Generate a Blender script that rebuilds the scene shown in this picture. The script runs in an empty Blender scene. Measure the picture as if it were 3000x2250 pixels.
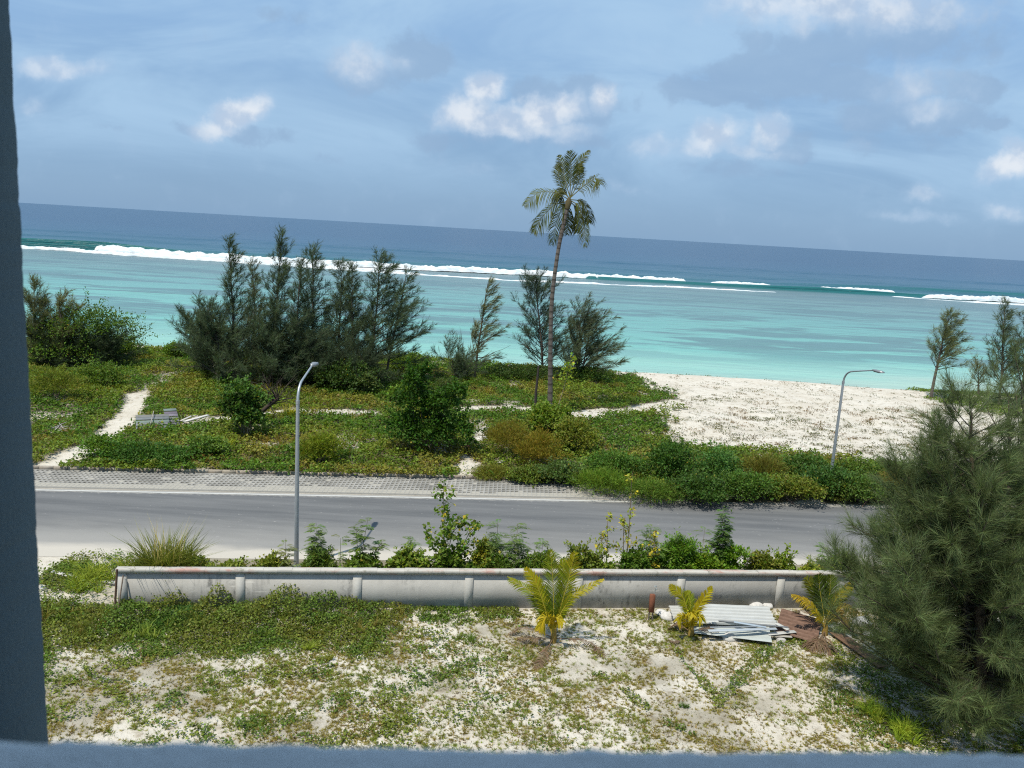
import bpy, math, random
import numpy as np

random.seed(11)
rng = np.random.default_rng(11)
SC = bpy.context.scene
COL = SC.collection
R_ = math.radians

# ------------------------------------------------------------------ camera
H = 12.0
FPX = 2400.0
PITCH = math.atan(448 / FPX)
ROLL = math.atan(0.0578)
_F = np.array([0, math.cos(PITCH), -math.sin(PITCH)])
_U0 = np.array([0, math.sin(PITCH), math.cos(PITCH)])
_R0 = np.array([1.0, 0, 0])
_R = math.cos(ROLL) * _R0 + math.sin(ROLL) * _U0
_U = -math.sin(ROLL) * _R0 + math.cos(ROLL) * _U0
EYE = np.array([0, 0, H])


def ray(x, y):
    return _F + (x - 1500) / FPX * _R + (1125 - y) / FPX * _U


def G(x, y, z=0.0):                       # survey point on the level z
    d = ray(x, y)
    return EYE + (z - H) / d[2] * d


def P(x, y, Y):                           # survey point at depth Y
    d = ray(x, y)
    return EYE + Y / d[1] * d


# ------------------------------------------------------------------ small maths
def unit(v):
    v = np.asarray(v, float)
    n = np.linalg.norm(v, axis=-1, keepdims=True)
    return v / np.maximum(n, 1e-9)


def rdir(n):
    return unit(rng.normal(size=(n, 3)))


def _hash(ix, iy, seed):
    h = np.sin(ix * 127.1 + iy * 311.7 + seed * 74.7) * 43758.5453
    return h - np.floor(h)


def vnoise(x, y, seed=0):
    x = np.asarray(x, float); y = np.asarray(y, float)
    ix = np.floor(x); iy = np.floor(y)
    fx = x - ix; fy = y - iy
    fx = fx * fx * (3 - 2 * fx); fy = fy * fy * (3 - 2 * fy)
    a = _hash(ix, iy, seed); b = _hash(ix + 1, iy, seed)
    c = _hash(ix, iy + 1, seed); d = _hash(ix + 1, iy + 1, seed)
    return (a * (1 - fx) + b * fx) * (1 - fy) + (c * (1 - fx) + d * fx) * fy


def fbm(x, y, seed=0, o=4):
    s = 0; a = 0.5; t = 0
    for k in range(o):
        s = s + a * vnoise(x * 2 ** k, y * 2 ** k, seed + k * 3.3)
        t += a; a *= 0.5
    return s / t


def sstep(a, b, x):
    t = np.clip((np.asarray(x, float) - a) / (b - a), 0, 1)
    return t * t * (3 - 2 * t)


def in_poly(x, y, poly):
    x = np.asarray(x); y = np.asarray(y)
    r = np.zeros(x.shape, bool)
    n = len(poly)
    for i in range(n):
        x0, y0 = poly[i]; x1, y1 = poly[(i + 1) % n]
        c = ((y0 > y) != (y1 > y)) & (x < (x1 - x0) * (y - y0) / (y1 - y0 + 1e-12) + x0)
        r ^= c
    return r


def line_dist(x, y, pts):
    d = np.full(np.shape(x), 1e9)
    for (x0, y0), (x1, y1) in zip(pts[:-1], pts[1:]):
        dx, dy = x1 - x0, y1 - y0
        t = np.clip(((x - x0) * dx + (y - y0) * dy) / (dx * dx + dy * dy + 1e-12), 0, 1)
        d = np.minimum(d, np.hypot(x - x0 - t * dx, y - y0 - t * dy))
    return d


def gpoly(px, z=0.0):
    return [tuple(G(a, b, z)[:2]) for a, b in px]


# ------------------------------------------------------------------ mesh building
class MB:
    def __init__(self):
        self.V = []; self.F = []; self.C = []; self.n = 0

    def add(self, V, F, col=(1, 1, 1), mi=0):
        V = np.asarray(V, float).reshape(-1, 3)
        F = np.asarray(F, int)
        col = np.asarray(col, float)
        if col.ndim == 1:
            col = np.repeat(col[None], len(V), 0)
        self.V.append(V); self.C.append(col)
        self.F.append((F + self.n, mi)); self.n += len(V)

    def box(self, c, s, rz=0.0, col=(1, 1, 1), rx=0.0, mi=0, bev=0.0):
        hx, hy, hz = s[0] / 2, s[1] / 2, s[2] / 2
        if bev <= 0:
            v = np.array([[-1, -1, -1], [1, -1, -1], [1, 1, -1], [-1, 1, -1], [-1, -1, 1], [1, -1, 1], [1, 1, 1], [-1, 1, 1]]) * [hx, hy, hz]
            f = [[0, 3, 2, 1], [4, 5, 6, 7], [0, 1, 5, 4], [1, 2, 6, 5], [2, 3, 7, 6], [3, 0, 4, 7]]
            f3 = None
        else:
            b = bev
            v = []
            for z, ins in ((-hz, b), (-hz + b, 0), (hz - b, 0), (hz, b)):
                v += [[-hx + ins, -hy + ins, z], [hx - ins, -hy + ins, z], [hx - ins, hy - ins, z], [-hx + ins, hy - ins, z]]
            v = np.array(v)
            f = [[0, 3, 2, 1], [12, 13, 14, 15]]
            for k in range(3):
                o = k * 4
                for i in range(4):
                    j = (i + 1) % 4
                    f.append([o + i, o + j, o + 4 + j, o + 4 + i])
        cx, sx = math.cos(rx), math.sin(rx)
        v = v @ np.array([[1, 0, 0], [0, cx, sx], [0, -sx, cx]])
        cz, sz = math.cos(rz), math.sin(rz)
        v = v @ np.array([[cz, sz, 0], [-sz, cz, 0], [0, 0, 1]])
        self.add(v + np.asarray(c, float), f, col, mi)

    def tube(self, pts, rad, sides=6, col=(1, 1, 1), cap=True, mi=0):
        pts = np.asarray(pts, float); n = len(pts)
        rad = np.broadcast_to(np.asarray(rad, float), (n,))
        T = unit(np.gradient(pts, axis=0))
        ref = np.array([0.31, 0.95, 0.05]) if abs(T[0][1]) < 0.8 else np.array([1.0, 0.1, 0.05])
        A = unit(np.cross(T, ref)); B = np.cross(T, A)
        an = np.linspace(0, 2 * math.pi, sides, endpoint=False)
        ring = A[:, None] * np.cos(an)[None, :, None] + B[:, None] * np.sin(an)[None, :, None]
        V = (pts[:, None] + ring * rad[:, None, None]).reshape(-1, 3)
        f = []
        for i in range(n - 1):
            for j in range(sides):
                k = (j + 1) % sides
                f.append([i * sides + j, i * sides + k, (i + 1) * sides + k, (i + 1) * sides + j])
        col = np.asarray(col, float)
        if col.ndim == 2:
            col = np.repeat(col, sides, 0)
        self.add(V, f, col, mi)
        if cap:
            for i in (0, n - 1):
                vv = V[i * sides:(i + 1) * sides]
                cc = col[i * sides:(i + 1) * sides] if col.ndim == 2 else col
                self.add(vv, [list(range(sides)) if i else list(range(sides))[::-1]], cc, mi)

    def grid(self, X, Y, Z, col=(1, 1, 1), keep=None):
        n, m = X.shape
        V = np.stack([X, Y, Z], -1).reshape(-1, 3)
        i = np.arange(n * m).reshape(n, m)
        F = np.stack([i[:-1, :-1], i[:-1, 1:], i[1:, 1:], i[1:, :-1]], -1).reshape(-1, 4)
        if keep is not None:
            F = F[keep.reshape(-1)]
        c = np.asarray(col, float)
        if c.ndim == 3:
            c = c.reshape(-1, 3)
        self.add(V, F, c)

    # leaves: a pointed oval quad each
    def leaves(self, pos, d, nrm, L, W, col):
        n = len(pos)
        if n == 0:
            return
        d = unit(d); s = unit(np.cross(d, nrm)); u = np.cross(s, d)
        L = np.broadcast_to(L, (n,))[:, None]; W = np.broadcast_to(W, (n,))[:, None]
        mid = pos + d * L * 0.48
        V = np.stack([pos, mid + s * W * .5 + u * W * .16, pos + d * L, mid - s * W * .5 + u * W * .16], 1).reshape(-1, 3)
        F = np.arange(4 * n).reshape(n, 4)
        c = np.repeat(np.broadcast_to(np.clip(col * LEAFK, 0, .8), (n, 3)), 4, 0)
        self.add(V, F, c)

    # blades: bent strip, quad + triangle
    def blades(self, pos, d, bend, L, W, col):
        n = len(pos)
        if n == 0:
            return
        d = unit(d)
        L = np.broadcast_to(L, (n,))[:, None]; W = np.broadcast_to(W, (n,))[:, None]
        s = unit(np.cross(d, rdir(n)))
        mid = pos + d * L * .55 + bend * L * .22
        tip = pos + d * L * .93 + bend * L
        V = np.stack([pos + s * W * .4, pos - s * W * .4, mid - s * W * .5, mid + s * W * .5, tip], 1).reshape(-1, 3)
        b = np.arange(n)[:, None] * 5
        c = np.repeat(np.broadcast_to(np.clip(col * LEAFK, 0, .8), (n, 3)), 5, 0)
        k = self.n
        self.add(V, b + np.array([[0, 1, 2, 3]]), c)
        self.F.append((b + k + np.array([[3, 2, 4]]), 0))

    def needles(self, pos, d, L, W, col):
        n = len(pos)
        if n == 0:
            return
        d = unit(d)
        L = np.broadcast_to(L, (n,))[:, None]; W = np.broadcast_to(W, (n,))[:, None]
        s = unit(np.cross(d, rdir(n)))
        V = np.stack([pos + s * W * .5, pos - s * W * .5, pos + d * L], 1).reshape(-1, 3)
        c = np.repeat(np.broadcast_to(col, (n, 3)), 3, 0)
        self.add(V, np.arange(3 * n).reshape(n, 3), c)

    def build(self, name, mats, parent=None, loc=None, smooth=False):
        me = bpy.data.meshes.new(name)
        if not isinstance(mats, (list, tuple)):
            mats = [mats]
        V = np.concatenate(self.V); C = np.concatenate(self.C)
        li = []; lt = []; mi = []
        for F, m in self.F:
            F = np.asarray(F)
            li.append(F.reshape(-1)); lt.append(np.full(len(F), F.shape[1])); mi.append(np.full(len(F), m))
        li = np.concatenate(li).astype(np.int32); lt = np.concatenate(lt).astype(np.int32); mi = np.concatenate(mi).astype(np.int32)
        me.vertices.add(len(V)); me.vertices.foreach_set('co', V.astype(np.float32).ravel())
        me.loops.add(len(li)); me.loops.foreach_set('vertex_index', li)
        me.polygons.add(len(lt))
        ls = np.concatenate([[0], np.cumsum(lt)[:-1]]).astype(np.int32)
        me.polygons.foreach_set('loop_start', ls)
        me.polygons.foreach_set('loop_total', lt)
        for m in mats:
            me.materials.append(m)
        if len(mats) > 1:
            me.polygons.foreach_set('material_index', mi)
        if smooth:
            me.polygons.foreach_set('use_smooth', np.ones(len(lt), bool))
        a = me.attributes.new('tint', 'FLOAT_COLOR', 'POINT')
        a.data.foreach_set('color', np.concatenate([C, np.ones((len(C), 1))], 1).astype(np.float32).ravel())
        me.update(calc_edges=True)
        me.validate()
        o = bpy.data.objects.new(name, me)
        COL.objects.link(o)
        if parent is not None:
            o.parent = parent
        if loc is not None:
            o.location = tuple(float(q) for q in loc)
        return o


def tag(o, label, cat, group=None, kind=None):
    o['label'] = label; o['category'] = cat
    if group:
        o['group'] = group
    if kind:
        o['kind'] = kind
    return o


def thing(name, loc, label, cat, group=None, rz=0.0):
    o = bpy.data.objects.new(name, None)
    o.empty_display_size = 0.3
    COL.objects.link(o)
    o.location = tuple(float(q) for q in loc); o.rotation_euler = (0, 0, rz)
    return tag(o, label, cat, group)


def struct(o, label=None):
    o['kind'] = 'structure'
    if label:
        o['label'] = label
    return o


LEAFK = np.array([1.72, 1.60, 1.05])      # dry-season tropical foliage is pale


def jit(base, n, a=0.2, hue=0.08):
    c = np.asarray(base, float)[None] * (1 + rng.normal(0, a, (n, 1)))
    c = c * (1 + rng.normal(0, hue, (n, 3)))
    return np.clip(c, 0.003, 0.95)


# ------------------------------------------------------------------ materials
def new_mat(name):
    m = bpy.data.materials.new(name); m.use_nodes = True
    nt = m.node_tree
    b = nt.nodes.get('Principled BSDF')
    return m, nt, b


def nd(nt, typ, **kw):
    n = nt.nodes.new(typ)
    for k, v in kw.items():
        if k.startswith('in_'):
            key = k[3:]
            n.inputs[int(key) if key.isdigit() else key].default_value = v
        else:
            setattr(n, k, v)
    return n


def math_(nt, op, a, b=None, c=None, clamp=False):
    n = nt.nodes.new('ShaderNodeMath'); n.operation = op; n.use_clamp = clamp
    for i, q in enumerate((a, b, c)):
        if q is None:
            continue
        if isinstance(q, (int, float)):
            n.inputs[i].default_value = q
        else:
            nt.links.new(q, n.inputs[i])
    return n.outputs[0]


def smooth_(nt, x, a, b):
    n = nt.nodes.new('ShaderNodeMapRange'); n.interpolation_type = 'SMOOTHSTEP'
    nt.links.new(x, n.inputs[0])
    n.inputs[1].default_value = a; n.inputs[2].default_value = b
    return n.outputs[0]


def mix_(nt, fac, a, b, blend='MIX'):
    n = nt.nodes.new('ShaderNodeMix'); n.data_type = 'RGBA'; n.blend_type = blend
    for q, i in ((fac, 0), (a, 6), (b, 7)):
        if isinstance(q, (int, float)):
            n.inputs[i].default_value = q
        elif isinstance(q, (tuple, list)):
            n.inputs[i].default_value = (*q, 1) if len(q) == 3 else q
        else:
            nt.links.new(q, n.inputs[i])
    return n.outputs[2]


def noise_(nt, vec, scale, detail=4, rough=.55, dist=0.0):
    n = nt.nodes.new('ShaderNodeTexNoise')
    n.inputs['Scale'].default_value = scale; n.inputs['Detail'].default_value = detail
    n.inputs['Roughness'].default_value = rough; n.inputs['Distortion'].default_value = dist
    if vec is not None:
        nt.links.new(vec, n.inputs['Vector'])
    return n.outputs['Fac']


def scaled_(nt, vec, s, off=(0, 0, 0)):
    n = nt.nodes.new('ShaderNodeMapping'); n.inputs['Scale'].default_value = s
    n.inputs['Location'].default_value = off
    nt.links.new(vec, n.inputs['Vector'])
    return n.outputs['Vector']


def pos_(nt):
    return nt.nodes.new('ShaderNodeNewGeometry').outputs['Position']


def bump_(nt, b, h, dist, strength=1.0):
    n = nt.nodes.new('ShaderNodeBump'); n.inputs['Distance'].default_value = dist
    n.inputs['Strength'].default_value = strength
    nt.links.new(h, n.inputs['Height']); nt.links.new(n.outputs[0], b.inputs['Normal'])


def leaf_mat(name, trans=0.35, rough=0.5, spec=0.3, warm=(1.25, 1.2, 0.5)):
    m, nt, b = new_mat(name)
    at = nd(nt, 'ShaderNodeAttribute', attribute_name='tint')
    nt.links.new(at.outputs['Color'], b.inputs['Base Color'])
    b.inputs['Roughness'].default_value = rough
    b.inputs['Specular IOR Level'].default_value = spec
    tr = nt.nodes.new('ShaderNodeBsdfTranslucent')
    tc = mix_(nt, 1.0, at.outputs['Color'], warm, 'MULTIPLY')
    nt.links.new(tc, tr.inputs['Color'])
    mx = nt.nodes.new('ShaderNodeMixShader'); mx.inputs[0].default_value = trans
    nt.links.new(b.outputs[0], mx.inputs[1]); nt.links.new(tr.outputs[0], mx.inputs[2])
    out = [n for n in nt.nodes if n.type == 'OUTPUT_MATERIAL'][0]
    nt.links.new(mx.outputs[0], out.inputs['Surface'])
    return m


def tint_mat(name, rough=0.8, spec=0.2, metal=0.0, nscale=8.0, namp=0.35, bump=0.0, bscale=30.0):
    m, nt, b = new_mat(name)
    at = nd(nt, 'ShaderNodeAttribute', attribute_name='tint')
    tc = nt.nodes.new('ShaderNodeTexCoord').outputs['Object']
    f = noise_(nt, tc, nscale, 5, .6)
    k = math_(nt, 'MULTIPLY_ADD', f, namp * 2, 1 - namp)
    cb = nt.nodes.new('ShaderNodeCombineColor')
    for i in range(3):
        nt.links.new(k, cb.inputs[i])
    c = mix_(nt, 1.0, at.outputs['Color'], cb.outputs[0], 'MULTIPLY')
    nt.links.new(c, b.inputs['Base Color'])
    b.inputs['Roughness'].default_value = rough; b.inputs['Specular IOR Level'].default_value = spec
    b.inputs['Metallic'].default_value = metal
    if bump:
        bump_(nt, b, noise_(nt, tc, bscale, 4, .6), bump)
    return m


M = {}
M['leaf'] = leaf_mat('broad_leaf', .38, .5, .16)
M['needle'] = leaf_mat('casuarina_needle', .30, .6, .15, (1.15, 1.15, .6))
M['grass'] = leaf_mat('grass_blade', .4, .6, .12)
M['palm'] = leaf_mat('palm_leaflet', .3, .5, .14)
M['bark'] = tint_mat('bark', .9, .1, 0, 14, .45, .02, 40)
M['stem'] = tint_mat('stem', .8, .15, 0, 20, .3)
M['steel'] = tint_mat('galvanised_steel', .45, .4, .55, 6, .15)
M['rust'] = tint_mat('rusted_steel', .85, .2, .0, 9, .6, .004, 60)
M['plank'] = tint_mat('weathered_plank', .85, .15, 0, 5, .3, .004, 50)
M['sheet'] = tint_mat('painted_sheet', .5, .35, .0, 3, .15)
M['rock'] = tint_mat('coral_rock', .9, .1, 0, 7, .35, .02, 20)
M['plastic'] = tint_mat('plastic', .35, .5, 0, 4, .1)


def sand_mat():
    m, nt, b = new_mat('coral_sand')
    p = pos_(nt)
    at = nd(nt, 'ShaderNodeAttribute', attribute_name='tint')
    sep = nt.nodes.new('ShaderNodeSeparateColor'); nt.links.new(at.outputs['Color'], sep.inputs[0])
    big = noise_(nt, p, .35, 5, .6)
    mid = noise_(nt, p, 2.6, 5, .65)
    fine = noise_(nt, p, 16, 4, .7)
    c = mix_(nt, smooth_(nt, big, .35, .68), (.57, .535, .47), (.50, .46, .39))
    c = mix_(nt, smooth_(nt, mid, .50, .72), c, (.35, .305, .235))
    c = mix_(nt, math_(nt, 'MULTIPLY', smooth_(nt, fine, .56, .74), .55), c, (.21, .165, .105))
    # leaf litter and soil held between the plants
    lit = math_(nt, 'MULTIPLY', sep.outputs[0], math_(nt, 'MULTIPLY_ADD', mid, .8, .55), clamp=True)
    litc = mix_(nt, fine, (.075, .07, .03), (.17, .135, .075))
    c = mix_(nt, lit, c, litc)
    # wet sand by the water
    c = mix_(nt, sep.outputs[1], c, (.30, .27, .21))
    nt.links.new(c, b.inputs['Base Color'])
    b.inputs['Roughness'].default_value = .95; b.inputs['Specular IOR Level'].default_value = .15
    h = math_(nt, 'ADD', math_(nt, 'MULTIPLY', mid, 1.0), math_(nt, 'MULTIPLY', fine, .35))
    bump_(nt, b, h, .10, .9)
    return m


def road_mat(near_c, far_c, slope):
    m, nt, b = new_mat('dusty_asphalt')
    p = pos_(nt)
    s = nt.nodes.new('ShaderNodeSeparateXYZ'); nt.links.new(p, s.inputs[0])
    v = math_(nt, 'SUBTRACT', s.outputs[1], math_(nt, 'MULTIPLY', s.outputs[0], slope))
    w = math_(nt, 'DIVIDE', math_(nt, 'SUBTRACT', v, near_c), far_c - near_c)      # 0 near kerb .. 1 far line
    st = scaled_(nt, p, (.12, 1.3, 1)); streak = noise_(nt, st, 1.0, 6, .65)
    sp = noise_(nt, scaled_(nt, p, (1.2, 3, 1)), 3.2, 3, .6)
    fine = noise_(nt, p, 40, 3, .7)
    big = noise_(nt, scaled_(nt, p, (.25, .6, 1)), 1.0, 4, .6)
    c = mix_(nt, smooth_(nt, streak, .3, .7), (.074, .079, .085), (.135, .138, .141))
    c = mix_(nt, math_(nt, 'MULTIPLY', fine, .4), c, (.20, .20, .20))
    c = mix_(nt, math_(nt, 'MULTIPLY', smooth_(nt, sp, .66, .74), .7), c, (.36, .35, .33))
    # wind-blown sand lies thick on the near side, thin along the far edge and to the left
    xl = smooth_(nt, s.outputs[0], 2.0, -18.0)
    e = math_(nt, 'ADD', w, math_(nt, 'MULTIPLY', math_(nt, 'SUBTRACT', big, .5), .30))
    dust = smooth_(nt, e, .62, .16)
    dust = math_(nt, 'MULTIPLY', dust, math_(nt, 'MULTIPLY_ADD', xl, .38, .36))
    edge = smooth_(nt, math_(nt, 'ADD', e, math_(nt, 'MULTIPLY', xl, -.03)), .12, -.02)
    edge2 = smooth_(nt, math_(nt, 'ADD', w, math_(nt, 'MULTIPLY', math_(nt, 'SUBTRACT', sp, .5), .10)), .965, 1.0)
    c = mix_(nt, dust, c, (.30, .29, .27))
    c = mix_(nt, math_(nt, 'MULTIPLY', edge2, .5), c, (.42, .40, .36))
    c = mix_(nt, edge, c, (.43, .40, .35))
    nt.links.new(c, b.inputs['Base Color'])
    b.inputs['Roughness'].default_value = .9; b.inputs['Specular IOR Level'].default_value = .2
    bump_(nt, b, fine, .01, .6)
    return m


def concrete_mat(name, base, dark, streaks=True, red=False):
    m, nt, b = new_mat(name)
    p = pos_(nt)
    s = nt.nodes.new('ShaderNodeSeparateXYZ'); nt.links.new(p, s.inputs[0])
    n1 = noise_(nt, p, 1.3, 5, .6); n2 = noise_(nt, p, 14, 4, .7)
    c = mix_(nt, smooth_(nt, n1, .3, .7), base, tuple(q * .86 for q in base))
    c = mix_(nt, math_(nt, 'MULTIPLY', n2, .25), c, tuple(q * .7 for q in base))
    if streaks:
        sv = noise_(nt, scaled_(nt, p, (5.5, 5.5, .35)), 1.0, 5, .7)
        where = smooth_(nt, noise_(nt, scaled_(nt, p, (.33, 0, 0), (.37, 0, 0)), 1.0, 2, .5), .43, .60)
        blot = smooth_(nt, noise_(nt, p, 3.3, 5, .65), .42, .62)
        f = math_(nt, 'MULTIPLY', math_(nt, 'MULTIPLY', smooth_(nt, sv, .44, .66), where), blot)
        low = math_(nt, 'MULTIPLY', smooth_(nt, s.outputs[2], .42, .02), smooth_(nt, n1, .38, .62))
        f = math_(nt, 'MAXIMUM', f, math_(nt, 'MULTIPLY', low, .45))
        c = mix_(nt, math_(nt, 'MULTIPLY', f, .85), c, dark)
        pale = smooth_(nt, noise_(nt, scaled_(nt, p, (.9, .9, 6), (5, 0, 0)), 1.0, 3, .6), .66, .72)
        c = mix_(nt, math_(nt, 'MULTIPLY', pale, .5), c, tuple(min(.7, q * 1.35) for q in base))
    if red:
        rn = noise_(nt, scaled_(nt, p, (.8, 2, 3), (3, 0, 0)), 1.0, 5, .7)
        c = mix_(nt, math_(nt, 'MULTIPLY', smooth_(nt, rn, .50, .66), .7), c, (.40, .19, .15))
        c = mix_(nt, math_(nt, 'MULTIPLY', smooth_(nt, noise_(nt, p, 4, 4, .7), .54, .7), .6), c, (.17, .16, .11))
    nt.links.new(c, b.inputs['Base Color'])
    b.inputs['Roughness'].default_value = .92; b.inputs['Specular IOR Level'].default_value = .15
    bump_(nt, b, n2, .008, .7)
    return m


def sea_mat():
    m, nt, b = new_mat('sea_water')
    p = pos_(nt)
    s = nt.nodes.new('ShaderNodeSeparateXYZ'); nt.links.new(p, s.inputs[0])
    n1 = noise_(nt, scaled_(nt, p, (.011, .035, 1)), 1.0, 4, .55, .4)
    n2 = noise_(nt, scaled_(nt, p, (.035, .13, 1), (9, 4, 0)), 1.0, 4, .6, .5)
    yy = math_(nt, 'ADD', s.outputs[1], math_(nt, 'MULTIPLY', math_(nt, 'SUBTRACT', n1, .5), 70))
    rp = nt.nodes.new('ShaderNodeValToRGB')
    t = math_(nt, 'DIVIDE', math_(nt, 'SUBTRACT', yy, 76), 200.0)
    nt.links.new(t, rp.inputs[0])
    els = [(0.0, (.36, .44, .37)), (.05, (.25, .44, .38)), (.16, (.15, .37, .33)), (.36, (.125, .285, .275)),
           (.62, (.12, .215, .218)), (.80, (.105, .165, .172)), (1.0, (.055, .115, .15))]
    cr = rp.color_ramp
    for i, (q, c) in enumerate(els):
        e = cr.elements[i] if i < 2 else cr.elements.new(q)
        e.position = q; e.color = (*c, 1)
    lag = rp.outputs[0]
    # coral patches and sea-grass on the reef flat
    patch = math_(nt, 'MULTIPLY', smooth_(nt, n2, .47, .57), math_(nt, 'MULTIPLY', smooth_(nt, s.outputs[1], 84, 112), .75))
    lag = mix_(nt, patch, lag, (.085, .150, .165))
    n3 = noise_(nt, scaled_(nt, p, (.07, .42, 1), (2, 7, 0)), 1.0, 4, .65, .6)
    lag = mix_(nt, math_(nt, 'MULTIPLY', smooth_(nt, n3, .50, .66), math_(nt, 'MULTIPLY', smooth_(nt, s.outputs[1], 88, 130), .55)), lag, (.090, .140, .150))
    lag = mix_(nt, math_(nt, 'MULTIPLY', smooth_(nt, n3, .44, .30), .30), lag, (.17, .36, .325))
    far = nt.nodes.new('ShaderNodeValToRGB')
    t2 = math_(nt, 'DIVIDE', math_(nt, 'SUBTRACT', math_(nt, 'ADD', s.outputs[1], math_(nt, 'MULTIPLY', math_(nt, 'SUBTRACT', n1, .5), 60)), 255), 500.0)
    nt.links.new(t2, far.inputs[0])
    fr = far.color_ramp
    for i, (q, c) in enumerate([(0, (.036, .125, .145)), (.12, (.030, .094, .142)), (.45, (.026, .076, .138)), (1, (.024, .066, .128))]):
        e = fr.elements[i] if i < 2 else fr.elements.new(q)
        e.position = q; e.color = (*c, 1)
    c = mix_(nt, smooth_(nt, s.outputs[1], 249, 262), lag, far.outputs[0])
    # wave faces seen from the lee let light through: thin steep water is greener
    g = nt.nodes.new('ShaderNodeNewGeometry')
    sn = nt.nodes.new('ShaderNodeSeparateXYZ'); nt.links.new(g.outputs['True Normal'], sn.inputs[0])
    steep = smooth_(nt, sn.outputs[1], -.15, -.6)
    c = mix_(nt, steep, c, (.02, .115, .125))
    nt.links.new(c, b.inputs['Base Color'])
    b.inputs['Roughness'].default_value = .30
    b.inputs['IOR'].default_value = 1.33
    b.inputs['Specular IOR Level'].default_value = .26
    w1 = noise_(nt, scaled_(nt, p, (.25, .9, 1)), 1.0, 4, .6, .3)
    w2 = noise_(nt, scaled_(nt, p, (.02, .09, 1)), 1.0, 4, .55, .3)
    hh = math_(nt, 'ADD', math_(nt, 'MULTIPLY', w1, .35), math_(nt, 'MULTIPLY', w2, 3.0))
    bump_(nt, b, hh, 1.0, .55)
    return m


def foam_mat():
    m, nt, b = new_mat('sea_foam')
    p = pos_(nt)
    n = noise_(nt, scaled_(nt, p, (.35, .9, 1.6)), 1.0, 6, .7)
    c = mix_(nt, smooth_(nt, n, .42, .62), (.66, .68, .69), (.46, .53, .57))
    nt.links.new(c, b.inputs['Base Color'])
    b.inputs['Roughness'].default_value = .9; b.inputs['Specular IOR Level'].default_value = .1
    return m


def plain_mat(name, base, rough=.9, var=.12, scale=5.0, bump=.003, bscale=60.0):
    m, nt, b = new_mat(name)
    tc = nt.nodes.new('ShaderNodeTexCoord').outputs['Object']
    n = noise_(nt, tc, scale, 5, .6)
    c = mix_(nt, n, tuple(q * (1 - var) for q in base), tuple(q * (1 + var) for q in base))
    nt.links.new(c, b.inputs['Base Color'])
    b.inputs['Roughness'].default_value = rough; b.inputs['Specular IOR Level'].default_value = .2
    bump_(nt, b, noise_(nt, tc, bscale, 5, .65), bump, .8)
    return m


# ------------------------------------------------------------------ site lines
SL = 0.118                                  # road direction, dy per dx
ROAD_N, ROAD_F = 29.0, 35.62                # near and far asphalt edge at x = 0
PAVER_F = 38.5                              # far edge of the grass pavers
SEA = -1.3
rdv = unit(np.array([1, SL, 0.0])); rnv = np.array([-rdv[1], rdv[0], 0.0])


def road_v(x, y):
    return y - SL * x


# where carpets of creeper lie
CARPET = gpoly([(-900, 1350), (60, 1385), (870, 1405), (1330, 1412), (1500, 1410), (1640, 1440), (1790, 1464), (2300, 1476), (3300, 1476), (3300, 1400),
                (2800, 1390), (2560, 1372), (2400, 1352), (2150, 1322), (1985, 1310), (1945, 1275), (1940, 1215), (1975, 1180), (1930, 1150), (1890, 1122), (1840, 1103),
                (1700, 1092), (1560, 1080), (1340, 1062), (1150, 1050), (600, 1032), (380, 1021), (60, 1005), (-900, 950)])
BERM = gpoly([(2655, 1143), (2700, 1133), (2800, 1136), (3000, 1145), (3500, 1165), (3500, 1260), (3000, 1232), (2890, 1222), (2830, 1190), (2790, 1165), (2720, 1156)])
TREE_SHADE = gpoly([(2700, 1168), (2745, 1152), (2830, 1160), (2880, 1185), (2850, 1200), (2770, 1195)])  # cast shadow of the small beach casuarina, drawn as a patch of leaves
PATH1 = gpoly([(60, 1410), (130, 1372), (250, 1325), (330, 1268), (385, 1215), (405, 1165)])
PATH1B = gpoly([(405, 1165), (450, 1135), (520, 1100)])
PATH2 = gpoly([(560, 1252), (640, 1236), (740, 1216), (900, 1211), (1000, 1214), (1095, 1222)])
PATH3 = gpoly([(1365, 1208), (1440, 1200), (1540, 1206), (1650, 1226), (1740, 1218), (1850, 1210), (1985, 1185)])
PATCH = [gpoly(q) for q in ([(1375, 1300), (1390, 1275), (1425, 1262), (1430, 1290), (1395, 1320)],
                            [(1330, 1372), (1365, 1345), (1420, 1370), (1480, 1405), (1430, 1412), (1345, 1408)],
                            [(1640, 1225), (1760, 1200), (1830, 1212), (1760, 1240), (1660, 1246)])]


def carpet_density(x, y):
    n = fbm(x * .55, y * .55, 5)
    n2 = fbm(x * 1.7, y * 1.7, 9)
    d = in_poly(x + (n2 - .5) * 4.0, y + (n - .5) * 3.0, CARPET).astype(float)
    d *= .35 + .65 * sstep(.24, .42, n)
    w = (n2 - .5) * .9
    d *= sstep(.55, .95, line_dist(x, y, PATH1) + w)
    d *= .35 + .65 * sstep(.2, .7, line_dist(x, y, PATH1B) + w)
    d *= sstep(.35, 1.0, line_dist(x, y, PATH2) + w * 1.2)
    d *= sstep(.5, 1.3, line_dist(x, y, PATH3) + w * 1.6)
    for q in PATCH:
        d *= np.where(in_poly(x + (n2 - .5) * .8, y, q), .05, 1)
    d *= sstep(-.50, -.10, road_v(x, y) - PAVER_F + (n2 - .5) * .5 + np.where(x > 3, np.minimum((x - 3) * .5, 2.6), 0))
    return d


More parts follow.
